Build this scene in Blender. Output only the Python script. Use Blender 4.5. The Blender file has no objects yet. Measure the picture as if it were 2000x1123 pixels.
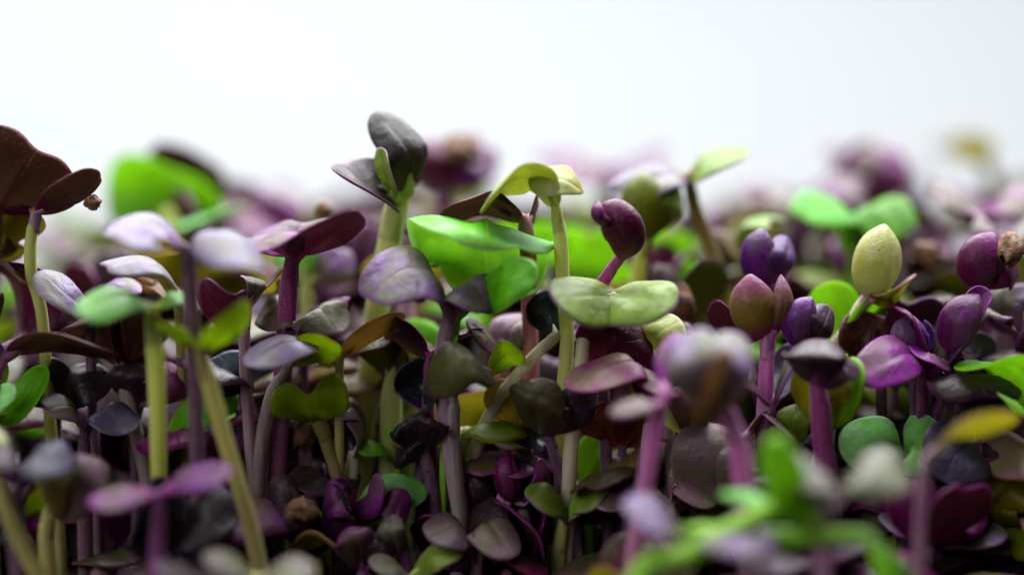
import bpy, math, random
import numpy as np

sc = bpy.context.scene
COL = sc.collection
R = math.radians

# ------------------------------------------------------------------ camera
PITCH = R(9.65); CAM_Z = 0.118; LENS = 70.0
FPX = 2000.0 * LENS / 36.0                       # focal length in photo pixels
FOCUS_Y = 0.248
cam_d = bpy.data.cameras.new('camera'); cam = bpy.data.objects.new('camera', cam_d); COL.objects.link(cam)
cam.location = (0, 0, CAM_Z); cam.rotation_euler = (math.pi/2 - PITCH, 0, 0)
cam_d.lens = LENS; cam_d.sensor_width = 36.0; cam_d.clip_start = 0.01; cam_d.clip_end = 20.0
cam_d.dof.use_dof = True; cam_d.dof.aperture_fstop = 4.3; cam_d.dof.aperture_blades = 0
cam_d.dof.focus_distance = FOCUS_Y*math.cos(PITCH) + 0.040*math.sin(PITCH)
sc.camera = cam
sc.render.resolution_x, sc.render.resolution_y = 1024, 574

# ------------------------------------------------------------------ light
world = bpy.data.worlds.new('World'); sc.world = world; world.use_nodes = True
bg = world.node_tree.nodes['Background']; bg.inputs[0].default_value = (0.92, 0.95, 1.0, 1); bg.inputs[1].default_value = 0.02

def area(name, loc, aim, sx, sy, power, colour):
    ld = bpy.data.lights.new(name, 'AREA'); ld.shape = 'RECTANGLE'; ld.size = sx; ld.size_y = sy
    ld.energy = power; ld.color = colour
    o = bpy.data.objects.new(name, ld); COL.objects.link(o); o.location = loc
    v = np.array(aim, float) - np.array(loc, float)
    import mathutils
    o.rotation_euler = mathutils.Vector(v).to_track_quat('-Z', 'Y').to_euler()
    return o
area('softbox_over_bed', (0.06, 0.66, 0.58), (0, 0.27, 0.05), 1.0, 0.5, 19.0, (0.96, 0.975, 1.0))
area('softbox_on_backdrop', (0.0, 0.45, 1.5), (0, 1.2, -0.1), 1.3, 0.5, 38.5, (0.915, 0.96, 1.0))
area('fill_before_bed', (-0.55, -0.25, 0.55), (0, 0.26, 0.05), 0.7, 0.6, 4.2, (1.0, 0.98, 0.97))  # added front fill lamp to brighten stems and leaf fronts; no real window

sc.view_settings.view_transform = 'Standard'; sc.view_settings.look = 'None'
sc.view_settings.exposure = 0.24; sc.view_settings.gamma = 1.0; sc.view_settings.use_curve_mapping = False
sc.render.engine = 'CYCLES'
cy = sc.cycles
cy.use_denoising = True; cy.max_bounces = 10; cy.diffuse_bounces = 6; cy.glossy_bounces = 3; cy.transmission_bounces = 8
cy.sample_clamp_indirect = 6.0; cy.caustics_reflective = False; cy.caustics_refractive = False
sc.render.film_transparent = False

# ------------------------------------------------------------------ colour helpers and materials
def lin(c):
    return tuple(((x/255)/12.92 if x/255 <= 0.04045 else ((x/255+0.055)/1.055)**2.4) for x in c) + (1.0,)

class NT:
    def __init__(s, name):
        s.m = bpy.data.materials.new(name); s.m.use_nodes = True; s.t = s.m.node_tree; s.t.nodes.clear()
        s.out = s.n('ShaderNodeOutputMaterial')
    def n(s, kind, **kw):
        nd = s.t.nodes.new(kind)
        for k, v in kw.items(): setattr(nd, k, v)
        return nd
    def l(s, a, b): s.t.links.new(a, b)
    def mix(s, f, a, b, blend='MIX'):
        nd = s.n('ShaderNodeMix', data_type='RGBA', blend_type=blend)
        for sock, v in ((nd.inputs[0], f), (nd.inputs[6], a), (nd.inputs[7], b)):
            if isinstance(v, (tuple, float, int)): sock.default_value = v
            else: s.l(v, sock)
        return nd.outputs[2]
    def math(s, op, a, b=None, clamp=False):
        nd = s.n('ShaderNodeMath', operation=op, use_clamp=clamp)
        for i, v in enumerate((a, b)):
            if v is None: continue
            if isinstance(v, (float, int)): nd.inputs[i].default_value = v
            else: s.l(v, nd.inputs[i])
        return nd.outputs[0]
    def ramp(s, v, lo, hi, a=0.0, b=1.0):
        nd = s.n('ShaderNodeMapRange', interpolation_type='SMOOTHSTEP')
        s.l(v, nd.inputs[0])
        for i, x in enumerate((lo, hi, a, b)): nd.inputs[i+1].default_value = x
        return nd.outputs[0]
    def noise(s, vec, scale, detail=3.0, rough=0.55):
        nd = s.n('ShaderNodeTexNoise'); nd.inputs['Scale'].default_value = scale
        nd.inputs['Detail'].default_value = detail; nd.inputs['Roughness'].default_value = rough
        s.l(vec, nd.inputs['Vector']); return nd.outputs['Fac']
    def attr(s, name):
        nd = s.n('ShaderNodeAttribute', attribute_name=name); return nd.outputs['Fac']

def leaf_material(name, top, topb, under, trans, rim, vein, basec, tw=0.42, rough=0.41, tipmix=0.0):
    N = NT('leaf ' + name)
    tc = N.n('ShaderNodeTexCoord').outputs['Object']
    info = N.n('ShaderNodeObjectInfo').outputs['Random']
    off = N.n('ShaderNodeVectorMath', operation='ADD'); N.l(tc, off.inputs[0]); N.l(info, off.inputs[1])
    P = off.outputs[0]
    u, v, side, r = N.attr('u'), N.attr('v'), N.attr('side'), N.attr('rim')
    blot = N.ramp(N.noise(P, 210.0, 4.0, 0.62), 0.40, 0.60)
    t = N.mix(blot, lin(top), lin(topb))
    und = N.mix(N.math('MULTIPLY', blot, 0.45), lin(under), lin(trans))
    cen = N.math('MULTIPLY', N.ramp(N.math('ABSOLUTE', v), 0.62, 0.0), N.ramp(N.noise(P, 120.0, 2.0), 0.40, 0.62, 0.0, 0.55))
    t = N.mix(cen, t, N.mix(0.5, lin(topb), lin(tuple(min(255, x*0.75+g) for x, g in zip(top, (34, 44, 14))))))
    c = N.mix(side, t, und)
    # veins: midrib and curved side veins
    av = N.math('ABSOLUTE', v)
    midw = N.math('ADD', N.math('MULTIPLY', N.math('SUBTRACT', 1.0, u), 0.035), 0.012)
    mid = N.math('SUBTRACT', 1.0, N.math('DIVIDE', av, midw), clamp=True)
    wob = N.noise(P, 260.0, 2.0)
    ph = N.math('ADD', N.math('SUBTRACT', N.math('MULTIPLY', u, 4.6), N.math('MULTIPLY', N.math('POWER', av, 0.8), 2.7)), N.math('MULTIPLY', wob, 0.9))
    tri = N.math('ABSOLUTE', N.math('SUBTRACT', N.math('FRACT', ph), 0.5))
    lat = N.math('MULTIPLY', N.ramp(tri, 0.0, 0.045, 1.0, 0.0), N.ramp(av, 0.85, 0.05, 0.0, 1.0))
    lat = N.math('MULTIPLY', lat, N.ramp(N.noise(P, 330.0, 1.0), 0.42, 0.6))
    veins = N.math('ADD', N.math('MULTIPLY', mid, 0.65), N.math('MULTIPLY', lat, 0.42), clamp=True)
    c = N.mix(veins, c, lin(vein))
    c = N.mix(N.ramp(u, 0.34, 0.03, 0.0, 0.85), c, lin(basec))
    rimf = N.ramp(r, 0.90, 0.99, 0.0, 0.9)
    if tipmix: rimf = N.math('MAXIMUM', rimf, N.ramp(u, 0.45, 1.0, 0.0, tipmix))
    c = N.mix(rimf, c, lin(rim))  # rim pigment, lightened to paint in the bright highlight along blade edges
    # fine mealy speckle and per-leaf drift
    sp = N.ramp(N.noise(P, 2300.0, 2.0, 0.7), 0.5, 0.72)
    c = N.mix(N.math('MULTIPLY', sp, 0.06), c, (0.55, 0.5, 0.52, 1))
    spots = N.ramp(N.noise(P, 900.0, 1.0), 0.71, 0.76)
    c = N.mix(N.math('MULTIPLY', spots, 0.55), c, (0.02, 0.012, 0.015, 1))
    c = N.mix(N.ramp(N.noise(P, 760.0, 3.0, 0.65), 0.40, 0.66, 0.0, 0.18), c, N.mix(0.5, c, (0.03, 0.022, 0.02, 1)))
    hs = N.n('ShaderNodeHueSaturation')
    hs.inputs['Saturation'].default_value = 1.46
    N.l(N.math('ADD', N.math('MULTIPLY', info, 0.03), 0.485), hs.inputs['Hue'])
    N.l(N.math('ADD', N.math('MULTIPLY', info, 0.35), 0.76), hs.inputs['Value']); N.l(c, hs.inputs['Color'])
    c = hs.outputs[0]
    sq = lambda c: tuple(x**0.5 for x in lin(c)[:3])+(1.0,)      # light crosses two skins of the blade
    tr = N.mix(N.math('MULTIPLY', blot, 0.5), sq(trans), sq(tuple(x*0.55 for x in trans)))
    tr = N.mix(N.math('MULTIPLY', veins, 0.7), tr, lin(vein))
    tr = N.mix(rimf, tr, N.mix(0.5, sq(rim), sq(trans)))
    bmp = N.n('ShaderNodeBump'); bmp.inputs['Strength'].default_value = 0.7; bmp.inputs['Distance'].default_value = 0.00034
    h = N.math('ADD', N.math('MULTIPLY', N.noise(P, 620.0, 3.0), 0.9), N.math('MULTIPLY', N.noise(P, 3200.0, 2.0), 0.22))
    h = N.math('SUBTRACT', h, N.math('MULTIPLY', veins, 0.6)); N.l(h, bmp.inputs['Height'])
    p = N.n('ShaderNodeBsdfPrincipled'); N.l(c, p.inputs['Base Color'])
    N.l(N.math('ADD', N.math('MULTIPLY', N.noise(P, 420.0, 2.0), 0.22), rough - 0.1), p.inputs['Roughness'])
    p.inputs['Specular IOR Level'].default_value = 0.24
    p.inputs['Sheen Weight'].default_value = 0.03; p.inputs['Sheen Roughness'].default_value = 0.4
    p.inputs['Sheen Tint'].default_value = (1.0, 0.95, 1.0, 1)
    N.l(bmp.outputs[0], p.inputs['Normal'])
    tl = N.n('ShaderNodeBsdfTranslucent'); N.l(N.mix(0.0, tr, tr), tl.inputs['Color'])
    mx = N.n('ShaderNodeMixShader'); mx.inputs[0].default_value = min(0.70, tw*1.25)
    N.l(p.outputs[0], mx.inputs[1]); N.l(tl.outputs[0], mx.inputs[2]); N.l(mx.outputs[0], N.out.inputs[0])
    return N.m

def stem_material(name, top, bottom, streak, tw=0.42):
    N = NT('stem ' + name)
    tc = N.n('ShaderNodeTexCoord').outputs['Object']
    info = N.n('ShaderNodeObjectInfo').outputs['Random']
    off = N.n('ShaderNodeVectorMath', operation='ADD'); N.l(tc, off.inputs[0]); N.l(info, off.inputs[1])
    P = off.outputs[0]
    sq = N.n('ShaderNodeVectorMath', operation='MULTIPLY'); N.l(P, sq.inputs[0]); sq.inputs[1].default_value = (1, 1, 0.10)
    t = N.attr('u')
    wob = N.math('ADD', t, N.math('MULTIPLY', N.math('SUBTRACT', N.noise(P, 130.0, 2.0), 0.5), 0.5))
    c = N.mix(N.ramp(wob, 0.35, 0.95), lin(bottom), lin(top))
    st = N.ramp(N.noise(sq.outputs[0], 1500.0, 3.0), 0.42, 0.68)
    c = N.mix(N.math('MULTIPLY', st, 0.5), c, lin(streak))
    sp = N.ramp(N.noise(P, 4200.0, 2.0, 0.7), 0.56, 0.7)
    c = N.mix(N.math('MULTIPLY', sp, 0.30), c, (0.72, 0.68, 0.62, 1))
    hs = N.n('ShaderNodeHueSaturation')
    N.l(N.math('ADD', N.math('MULTIPLY', info, 0.05), 0.97), hs.inputs['Value']); N.l(c, hs.inputs['Color']); c = hs.outputs[0]
    bmp = N.n('ShaderNodeBump'); bmp.inputs['Strength'].default_value = 0.6; bmp.inputs['Distance'].default_value = 0.00012
    N.l(N.math('ADD', N.noise(P, 2600.0, 3.0), N.math('MULTIPLY', st, 0.5)), bmp.inputs['Height'])
    p = N.n('ShaderNodeBsdfPrincipled'); N.l(c, p.inputs['Base Color'])
    p.inputs['Roughness'].default_value = 0.45; p.inputs['Specular IOR Level'].default_value = 0.4
    p.inputs['Sheen Weight'].default_value = 0.12
    N.l(bmp.outputs[0], p.inputs['Normal'])
    tl = N.n('ShaderNodeBsdfTranslucent'); N.l(c, tl.inputs['Color'])
    mx = N.n('ShaderNodeMixShader'); mx.inputs[0].default_value = tw
    N.l(p.outputs[0], mx.inputs[1]); N.l(tl.outputs[0], mx.inputs[2]); N.l(mx.outputs[0], N.out.inputs[0])
    return N.m

LEAF = {}
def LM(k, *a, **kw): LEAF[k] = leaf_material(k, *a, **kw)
#        top              second           under            through          rim              vein             base
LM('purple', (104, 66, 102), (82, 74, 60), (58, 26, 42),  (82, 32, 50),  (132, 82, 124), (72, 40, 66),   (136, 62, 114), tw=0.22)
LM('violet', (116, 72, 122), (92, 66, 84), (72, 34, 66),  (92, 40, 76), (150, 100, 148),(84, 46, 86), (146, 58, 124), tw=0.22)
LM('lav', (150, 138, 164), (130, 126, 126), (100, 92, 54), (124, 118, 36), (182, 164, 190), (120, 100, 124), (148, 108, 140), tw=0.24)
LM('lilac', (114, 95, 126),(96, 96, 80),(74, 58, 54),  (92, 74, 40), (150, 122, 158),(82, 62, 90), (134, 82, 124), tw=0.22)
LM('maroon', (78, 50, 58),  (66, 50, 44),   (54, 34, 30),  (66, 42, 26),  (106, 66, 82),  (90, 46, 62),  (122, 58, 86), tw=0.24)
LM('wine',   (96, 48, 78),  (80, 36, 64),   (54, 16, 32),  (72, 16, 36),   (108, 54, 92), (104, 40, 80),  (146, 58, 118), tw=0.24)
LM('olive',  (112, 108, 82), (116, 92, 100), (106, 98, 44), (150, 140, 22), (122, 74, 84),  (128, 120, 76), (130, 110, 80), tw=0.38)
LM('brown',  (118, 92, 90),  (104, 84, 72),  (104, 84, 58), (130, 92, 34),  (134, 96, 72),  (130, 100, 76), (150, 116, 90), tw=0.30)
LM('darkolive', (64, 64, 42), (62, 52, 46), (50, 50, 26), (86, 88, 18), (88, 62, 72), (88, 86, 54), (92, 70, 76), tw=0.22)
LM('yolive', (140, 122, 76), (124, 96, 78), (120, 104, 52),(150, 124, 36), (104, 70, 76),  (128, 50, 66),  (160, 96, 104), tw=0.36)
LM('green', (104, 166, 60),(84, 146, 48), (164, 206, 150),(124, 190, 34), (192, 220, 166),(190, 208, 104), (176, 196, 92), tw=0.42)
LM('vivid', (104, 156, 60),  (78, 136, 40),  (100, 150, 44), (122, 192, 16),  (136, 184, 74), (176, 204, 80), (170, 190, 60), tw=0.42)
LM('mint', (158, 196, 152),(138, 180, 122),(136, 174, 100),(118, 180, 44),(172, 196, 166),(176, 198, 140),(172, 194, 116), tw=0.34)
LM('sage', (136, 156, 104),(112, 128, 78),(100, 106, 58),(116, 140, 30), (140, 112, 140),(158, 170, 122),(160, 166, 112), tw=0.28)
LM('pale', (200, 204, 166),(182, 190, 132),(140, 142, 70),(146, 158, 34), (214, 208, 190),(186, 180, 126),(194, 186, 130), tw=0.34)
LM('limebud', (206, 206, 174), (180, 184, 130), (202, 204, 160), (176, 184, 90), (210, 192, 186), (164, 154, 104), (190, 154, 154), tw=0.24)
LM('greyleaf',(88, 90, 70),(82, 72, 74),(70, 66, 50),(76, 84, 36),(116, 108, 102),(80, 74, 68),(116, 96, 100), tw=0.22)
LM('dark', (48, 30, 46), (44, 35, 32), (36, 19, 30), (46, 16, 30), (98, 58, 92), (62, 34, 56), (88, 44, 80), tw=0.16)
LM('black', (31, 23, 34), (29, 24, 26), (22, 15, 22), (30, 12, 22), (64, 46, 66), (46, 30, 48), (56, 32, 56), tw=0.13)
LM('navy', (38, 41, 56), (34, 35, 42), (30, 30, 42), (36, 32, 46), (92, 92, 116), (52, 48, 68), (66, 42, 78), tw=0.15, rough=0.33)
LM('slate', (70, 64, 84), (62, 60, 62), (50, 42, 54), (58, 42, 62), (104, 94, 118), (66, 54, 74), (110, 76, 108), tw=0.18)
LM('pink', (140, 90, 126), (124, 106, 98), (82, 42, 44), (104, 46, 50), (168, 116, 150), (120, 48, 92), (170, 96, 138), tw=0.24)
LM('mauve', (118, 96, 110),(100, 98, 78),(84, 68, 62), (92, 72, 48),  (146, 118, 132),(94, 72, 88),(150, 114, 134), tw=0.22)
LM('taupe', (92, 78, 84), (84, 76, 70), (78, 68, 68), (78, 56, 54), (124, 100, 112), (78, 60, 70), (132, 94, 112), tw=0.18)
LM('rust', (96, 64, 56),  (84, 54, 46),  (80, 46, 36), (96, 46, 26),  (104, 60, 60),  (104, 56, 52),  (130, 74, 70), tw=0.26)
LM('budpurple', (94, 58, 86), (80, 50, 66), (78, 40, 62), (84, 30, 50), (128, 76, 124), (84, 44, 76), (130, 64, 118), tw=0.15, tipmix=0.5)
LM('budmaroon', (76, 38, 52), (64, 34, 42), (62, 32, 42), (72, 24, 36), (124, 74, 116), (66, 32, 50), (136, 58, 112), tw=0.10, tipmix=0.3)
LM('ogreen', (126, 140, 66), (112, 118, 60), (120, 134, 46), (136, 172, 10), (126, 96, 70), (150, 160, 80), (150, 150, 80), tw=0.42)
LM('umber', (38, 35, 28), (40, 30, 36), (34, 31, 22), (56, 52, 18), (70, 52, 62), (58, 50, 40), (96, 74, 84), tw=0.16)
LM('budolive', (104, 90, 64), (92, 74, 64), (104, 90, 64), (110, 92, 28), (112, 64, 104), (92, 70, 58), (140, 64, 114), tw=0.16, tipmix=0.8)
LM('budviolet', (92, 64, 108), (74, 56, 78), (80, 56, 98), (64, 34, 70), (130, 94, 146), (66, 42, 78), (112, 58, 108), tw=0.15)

STEM = {}
def SM(k, *a, **kw): STEM[k] = stem_material(k, *a, **kw)
SM('ygreen', (196, 204, 118), (184, 178, 110), (206, 204, 150))
SM('lime',   (206, 214, 110), (186, 190, 84),  (210, 210, 130), tw=0.4)
SM('cream',  (214, 206, 178), (200, 186, 166), (190, 176, 150))
SM('mauve', (172, 128, 160), (196, 176, 172), (206, 186, 184))
SM('pink',   (190, 110, 176), (190, 146, 160), (206, 160, 190))
SM('magenta', (160, 58, 136),  (190, 146, 168),  (184, 106, 160))
SM('purple', (132, 62, 128),  (168, 128, 152),  (176, 120, 160))
SM('dark', (98, 58, 92),    (132, 104, 112),    (140, 104, 122), tw=0.3)
SM('greyp', (160, 140, 148), (190, 176, 168), (200, 186, 178))
SM('rose',   (176, 110, 120), (196, 170, 176), (206, 170, 176))
SM('ochre', (188, 182, 104),  (182, 162, 122),  (206, 190, 140))
SM('green',  (150, 206, 50),  (140, 196, 60),  (180, 220, 100), tw=0.45)
SM('tan',    (180, 150, 120), (190, 160, 120), (190, 150, 130))
SM('oliveb', (150, 138, 78),  (168, 154, 96),  (170, 150, 104))

# ------------------------------------------------------------------ mesh builders
def catmull(pts, n):
    P = np.array(pts, float)
    if len(P) == 2:
        t = np.linspace(0, 1, n)[:, None]; return P[0]*(1-t) + P[1]*t
    Q = np.vstack([2*P[0]-P[1], P, 2*P[-1]-P[-2]])
    out = []
    for i in range(1, len(Q)-2):
        p0, p1, p2, p3 = Q[i-1], Q[i], Q[i+1], Q[i+2]
        t = np.linspace(0, 1, 24, endpoint=False)[:, None]
        out.append(0.5*((2*p1)+(-p0+p2)*t+(2*p0-5*p1+4*p2-p3)*t*t+(-p0+3*p1-3*p2+p3)*t**3))
    out = np.vstack(out + [Q[-2][None]])
    s = np.r_[0, np.cumsum(np.linalg.norm(np.diff(out, axis=0), axis=1))]
    tt = np.linspace(0, s[-1], n)
    return np.stack([np.interp(tt, s, out[:, k]) for k in range(3)], 1)

def unit(v):
    v = np.asarray(v, float); return v/(np.linalg.norm(v, axis=-1, keepdims=True)+1e-12)

def mesh_obj(name, verts, faces, mat, parent, attrs=None):
    me = bpy.data.meshes.new(name); me.from_pydata([tuple(v) for v in verts], [], faces)
    me.polygons.foreach_set('use_smooth', [True]*len(me.polygons))
    for k, a in (attrs or {}).items():
        at = me.attributes.new(k, 'FLOAT', 'POINT'); at.data.foreach_set('value', np.asarray(a, np.float32))
    me.materials.append(mat); me.update()
    o = bpy.data.objects.new(name, me); COL.objects.link(o)
    if parent is not None: o.parent = parent
    return o

def smooth(a, b, x):
    t = np.clip((x-a)/(b-a), 0, 1); return t*t*(3-2*t)

def leaf_mesh(pts, W, nhint, cup=0.0, fold=0.0, notch=0.18, th=0.00032, wave=0.05, taper=0.55, seed=0, res=18, cupt=None, twist=0.0):
    """A cotyledon blade: closed shell over a midrib curve. cup, fold in degrees; cup may be a pair for its two halves."""
    rng = np.random.RandomState(seed)
    n = res
    s = np.linspace(-1, 1, n+1); S, T = np.meshgrid(s, s, indexing='ij')
    X = S*np.sqrt(1-T*T/2); Y = T*np.sqrt(1-S*S/2)
    u = (Y+1)/2
    X = X*(taper + (1-taper)*smooth(0.0, 0.62, u))
    X = X*(1+0.10*smooth(0.55, 0.95, u))
    asym = rng.uniform(-0.06, 0.06)
    X = X + asym*u*(1-X*X)
    u2 = np.clip(u - notch*np.exp(-(X/0.30)**2)*smooth(0.45, 1.0, u), 0, 1)
    # midrib frames
    m = 60
    C = catmull(pts, m); tan = unit(np.gradient(C, axis=0))
    a = unit(C[-1]-C[0]); nh = np.asarray(nhint, float)
    s0 = np.cross(a, nh)
    if np.linalg.norm(s0) < 1e-6: s0 = np.cross(a, (0.3, 0.5, 0.8))
    s0 = unit(s0)
    sd = unit(s0[None]-tan*(tan@s0)[:, None]); nn = np.cross(sd, tan)
    uu = np.linspace(0, 1, m)
    ip = lambda A: np.stack([np.interp(u2, uu, A[:, k]) for k in range(3)], -1)
    Pm, Sd, Nn = ip(C), unit(ip(sd)), unit(ip(nn))
    if twist:
        an = R(twist)*u2; c, si = np.cos(an)[..., None], np.sin(an)[..., None]
        Sd, Nn = Sd*c+Nn*si, Nn*c-Sd*si
    h = W/2
    cl, cr = cup if isinstance(cup, (tuple, list)) else (cup, cup)
    if cupt is None: k = np.ones_like(u)
    else: k = 1+(cupt-1)*u
    ang = np.where(X < 0, cl, cr)*k*math.pi/180
    ang = np.where(np.abs(ang) < 1e-3, 1e-3, ang)
    x = h*np.sin(ang*X)/ang; z = h*(1-np.cos(ang*X))/ang
    if fold:
        f = R(fold); ax = np.sqrt(x*x+(0.05*h)**2)-0.05*h
        x, z = x*math.cos(f), z+ax*math.sin(f)
    ph = rng.uniform(0, 6.28, 6)
    edge = np.sqrt(X*X+((u-0.5)*2)**2*0.8)
    z = z + wave*h*edge**2*(np.sin(3.1*u*2+ph[0]+2.2*X)*0.6+np.sin(5.3*u*2+ph[1]-3.5*X)*0.4)
    z = z + 0.018*h*(np.sin(9*u+ph[2]+5*X)+np.sin(8*X+ph[3]-6*u))*(1-0.5*edge)
    z = z - 0.05*h*np.exp(-(X/0.10)**2)*smooth(0.02, 0.2, u)*(1-smooth(0.6, 0.95, u))   # midrib groove
    V = Pm + x[..., None]*Sd + z[..., None]*Nn
    du = np.gradient(V, axis=1); ds = np.gradient(V, axis=0)
    nv = unit(np.cross(ds, du))
    rr = np.maximum(np.abs(S), np.abs(T))
    tk = th*(0.35+0.65*np.sqrt(np.clip(1-rr**6, 0, 1)))
    top = V + nv*tk[..., None]*0.5; bot = V - nv*tk[..., None]*0.5
    bot = bot - nv*(0.06*h*np.exp(-(X/0.09)**2)*smooth(0.0, 0.15, u)*(1-smooth(0.5, 0.9, u)))[..., None]  # midrib ridge
    N1 = n+1; idx = lambda i, j, b: b*N1*N1+i*N1+j
    F = []
    for i in range(n):
        for j in range(n):
            F.append((idx(i, j, 0), idx(i+1, j, 0), idx(i+1, j+1, 0), idx(i, j+1, 0)))
            F.append((idx(i, j, 1), idx(i, j+1, 1), idx(i+1, j+1, 1), idx(i+1, j, 1)))
    B = [(i, 0) for i in range(n)]+[(n, j) for j in range(n)]+[(i, n) for i in range(n, 0, -1)]+[(0, j) for j in range(n, 0, -1)]
    for q in range(len(B)):
        p0, p1 = B[q], B[(q+1) % len(B)]
        F.append((idx(*p0, 0), idx(*p0, 1), idx(*p1, 1), idx(*p1, 0)))
    verts = np.vstack([top.reshape(-1, 3), bot.reshape(-1, 3)])
    z0 = np.zeros(N1*N1)
    at = dict(u=np.r_[u.ravel(), u.ravel()], v=np.r_[X.ravel(), X.ravel()], side=np.r_[z0, z0+1], rim=np.r_[rr.ravel(), rr.ravel()])
    return verts, F, at, C

def bud_mesh(pts, W, nhint, deep=0.72, seed=0, seam=0.35, res=20):
    """Two cotyledons still folded together: a lumpy closed pod along a curve, with the lip of the outer leaf lapping the inner."""
    rng = np.random.RandomState(seed); nu, nt = res+6, 2*res
    C = catmull(pts, 40); tan = unit(np.gradient(C, axis=0)); uu = np.linspace(0, 1, 40)
    a = unit(C[-1]-C[0]); s0 = unit(np.cross(a, np.asarray(nhint, float)))
    sd = unit(s0[None]-tan*(tan@s0)[:, None]); nn = np.cross(sd, tan)
    ph = rng.uniform(0, 6.28, 6); V = []; A = dict(u=[], v=[], side=[], rim=[]); h = W/2
    for i in range(nu+1):
        u = 0.5-0.5*math.cos(math.pi*i/nu)
        f = lambda M: np.array([np.interp(u, uu, M[:, k]) for k in range(3)])
        c, x, n = f(C), unit(f(sd)), unit(f(nn))
        prof = max(1e-3, math.sin(math.pi*min(1, u**0.86)))**0.62*(0.80+0.28*u)*(1-0.25*math.exp(-(u/0.12)**2))
        for j in range(nt):
            t = 2*math.pi*j/nt
            q = 1+0.035*math.sin(2*t+ph[0]+2*u)+0.03*math.sin(3*t+ph[1]-3*u)+0.02*math.sin(6*u+ph[2])
            dt = (t-seam*math.pi*2-0.5*(u-0.5)+math.pi) % (2*math.pi)-math.pi          # distance round the pod from the lip
            q *= 1-0.13*math.exp(-(dt/0.13)**2)+(0.05*math.exp(-((dt-0.30)/0.22)**2))
            q *= 1-0.09*math.exp(-((u-0.98)/0.10)**2)*(1+math.cos(2*t))
            V.append(c+x*(h*prof*q*math.cos(t))+n*(h*deep*prof*q*math.sin(t)))
            A['u'].append(u); A['v'].append(0.5+0.4*math.cos(t)); A['side'].append(0.0 if abs(dt) < 1.2 else 1.0)
            A['rim'].append(1.0-0.14*min(1, abs(dt-0.14)/0.10))
    F = [(i*nt+j, i*nt+(j+1) % nt, (i+1)*nt+(j+1) % nt, (i+1)*nt+j) for i in range(nu) for j in range(nt)]
    return np.array(V), F, {k: np.array(x) for k, x in A.items()}, C

def tube_mesh(pts, radii, sides=12, n=None, squash=None, sdir=None, bump=0.05, seed=0, tip=False):
    rng = np.random.RandomState(seed)
    n = n or max(10, 6*len(pts))
    C = catmull(pts, n); tan = unit(np.gradient(C, axis=0))
    rad = np.interp(np.linspace(0, 1, n), np.linspace(0, 1, len(radii)), radii)
    if tip: rad = rad.copy(); rad[0] *= 0.30; rad[1] *= 0.93
    up = np.array((0.0, 1.0, 0.0)) if sdir is None else np.asarray(sdir, float)
    fr = unit(up - tan[0]*(tan[0]@up)); A = [fr]
    for i in range(1, n):
        fr = unit(fr - tan[i]*(tan[i]@fr)); A.append(fr)
    A = np.array(A); B = np.cross(tan, A)
    th = np.linspace(0, 2*math.pi, sides, endpoint=False)
    ph = rng.uniform(0, 6.28, 4); t = np.linspace(0, 1, n)
    V = []
    for i in range(n):
        r = rad[i]*(1+bump*(math.sin(7*t[i]+ph[0])+0.6*math.sin(17*t[i]+ph[1])))
        rr = r*(1+0.05*np.sin(2*th+ph[2])+0.035*np.sin(3*th+ph[3]+3*t[i]))
        fl = 1.0 if squash is None else 1+(squash-1)*t[i]
        V.append(C[i]+np.outer(rr*np.cos(th)/fl**0.0, A[i])*1.0+np.outer(rr*np.sin(th)/fl, B[i]))
    V = np.vstack(V+[C[0][None], C[-1][None]])
    F = []
    for i in range(n-1):
        for j in range(sides):
            k = (j+1) % sides
            F.append((i*sides+j, i*sides+k, (i+1)*sides+k, (i+1)*sides+j))
    c0, c1 = n*sides, n*sides+1
    for j in range(sides):
        k = (j+1) % sides
        F.append((c0, k, j)); F.append((c1, (n-1)*sides+j, (n-1)*sides+k))
    return V, F, np.r_[np.repeat(t, sides), 0, 1], C

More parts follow.
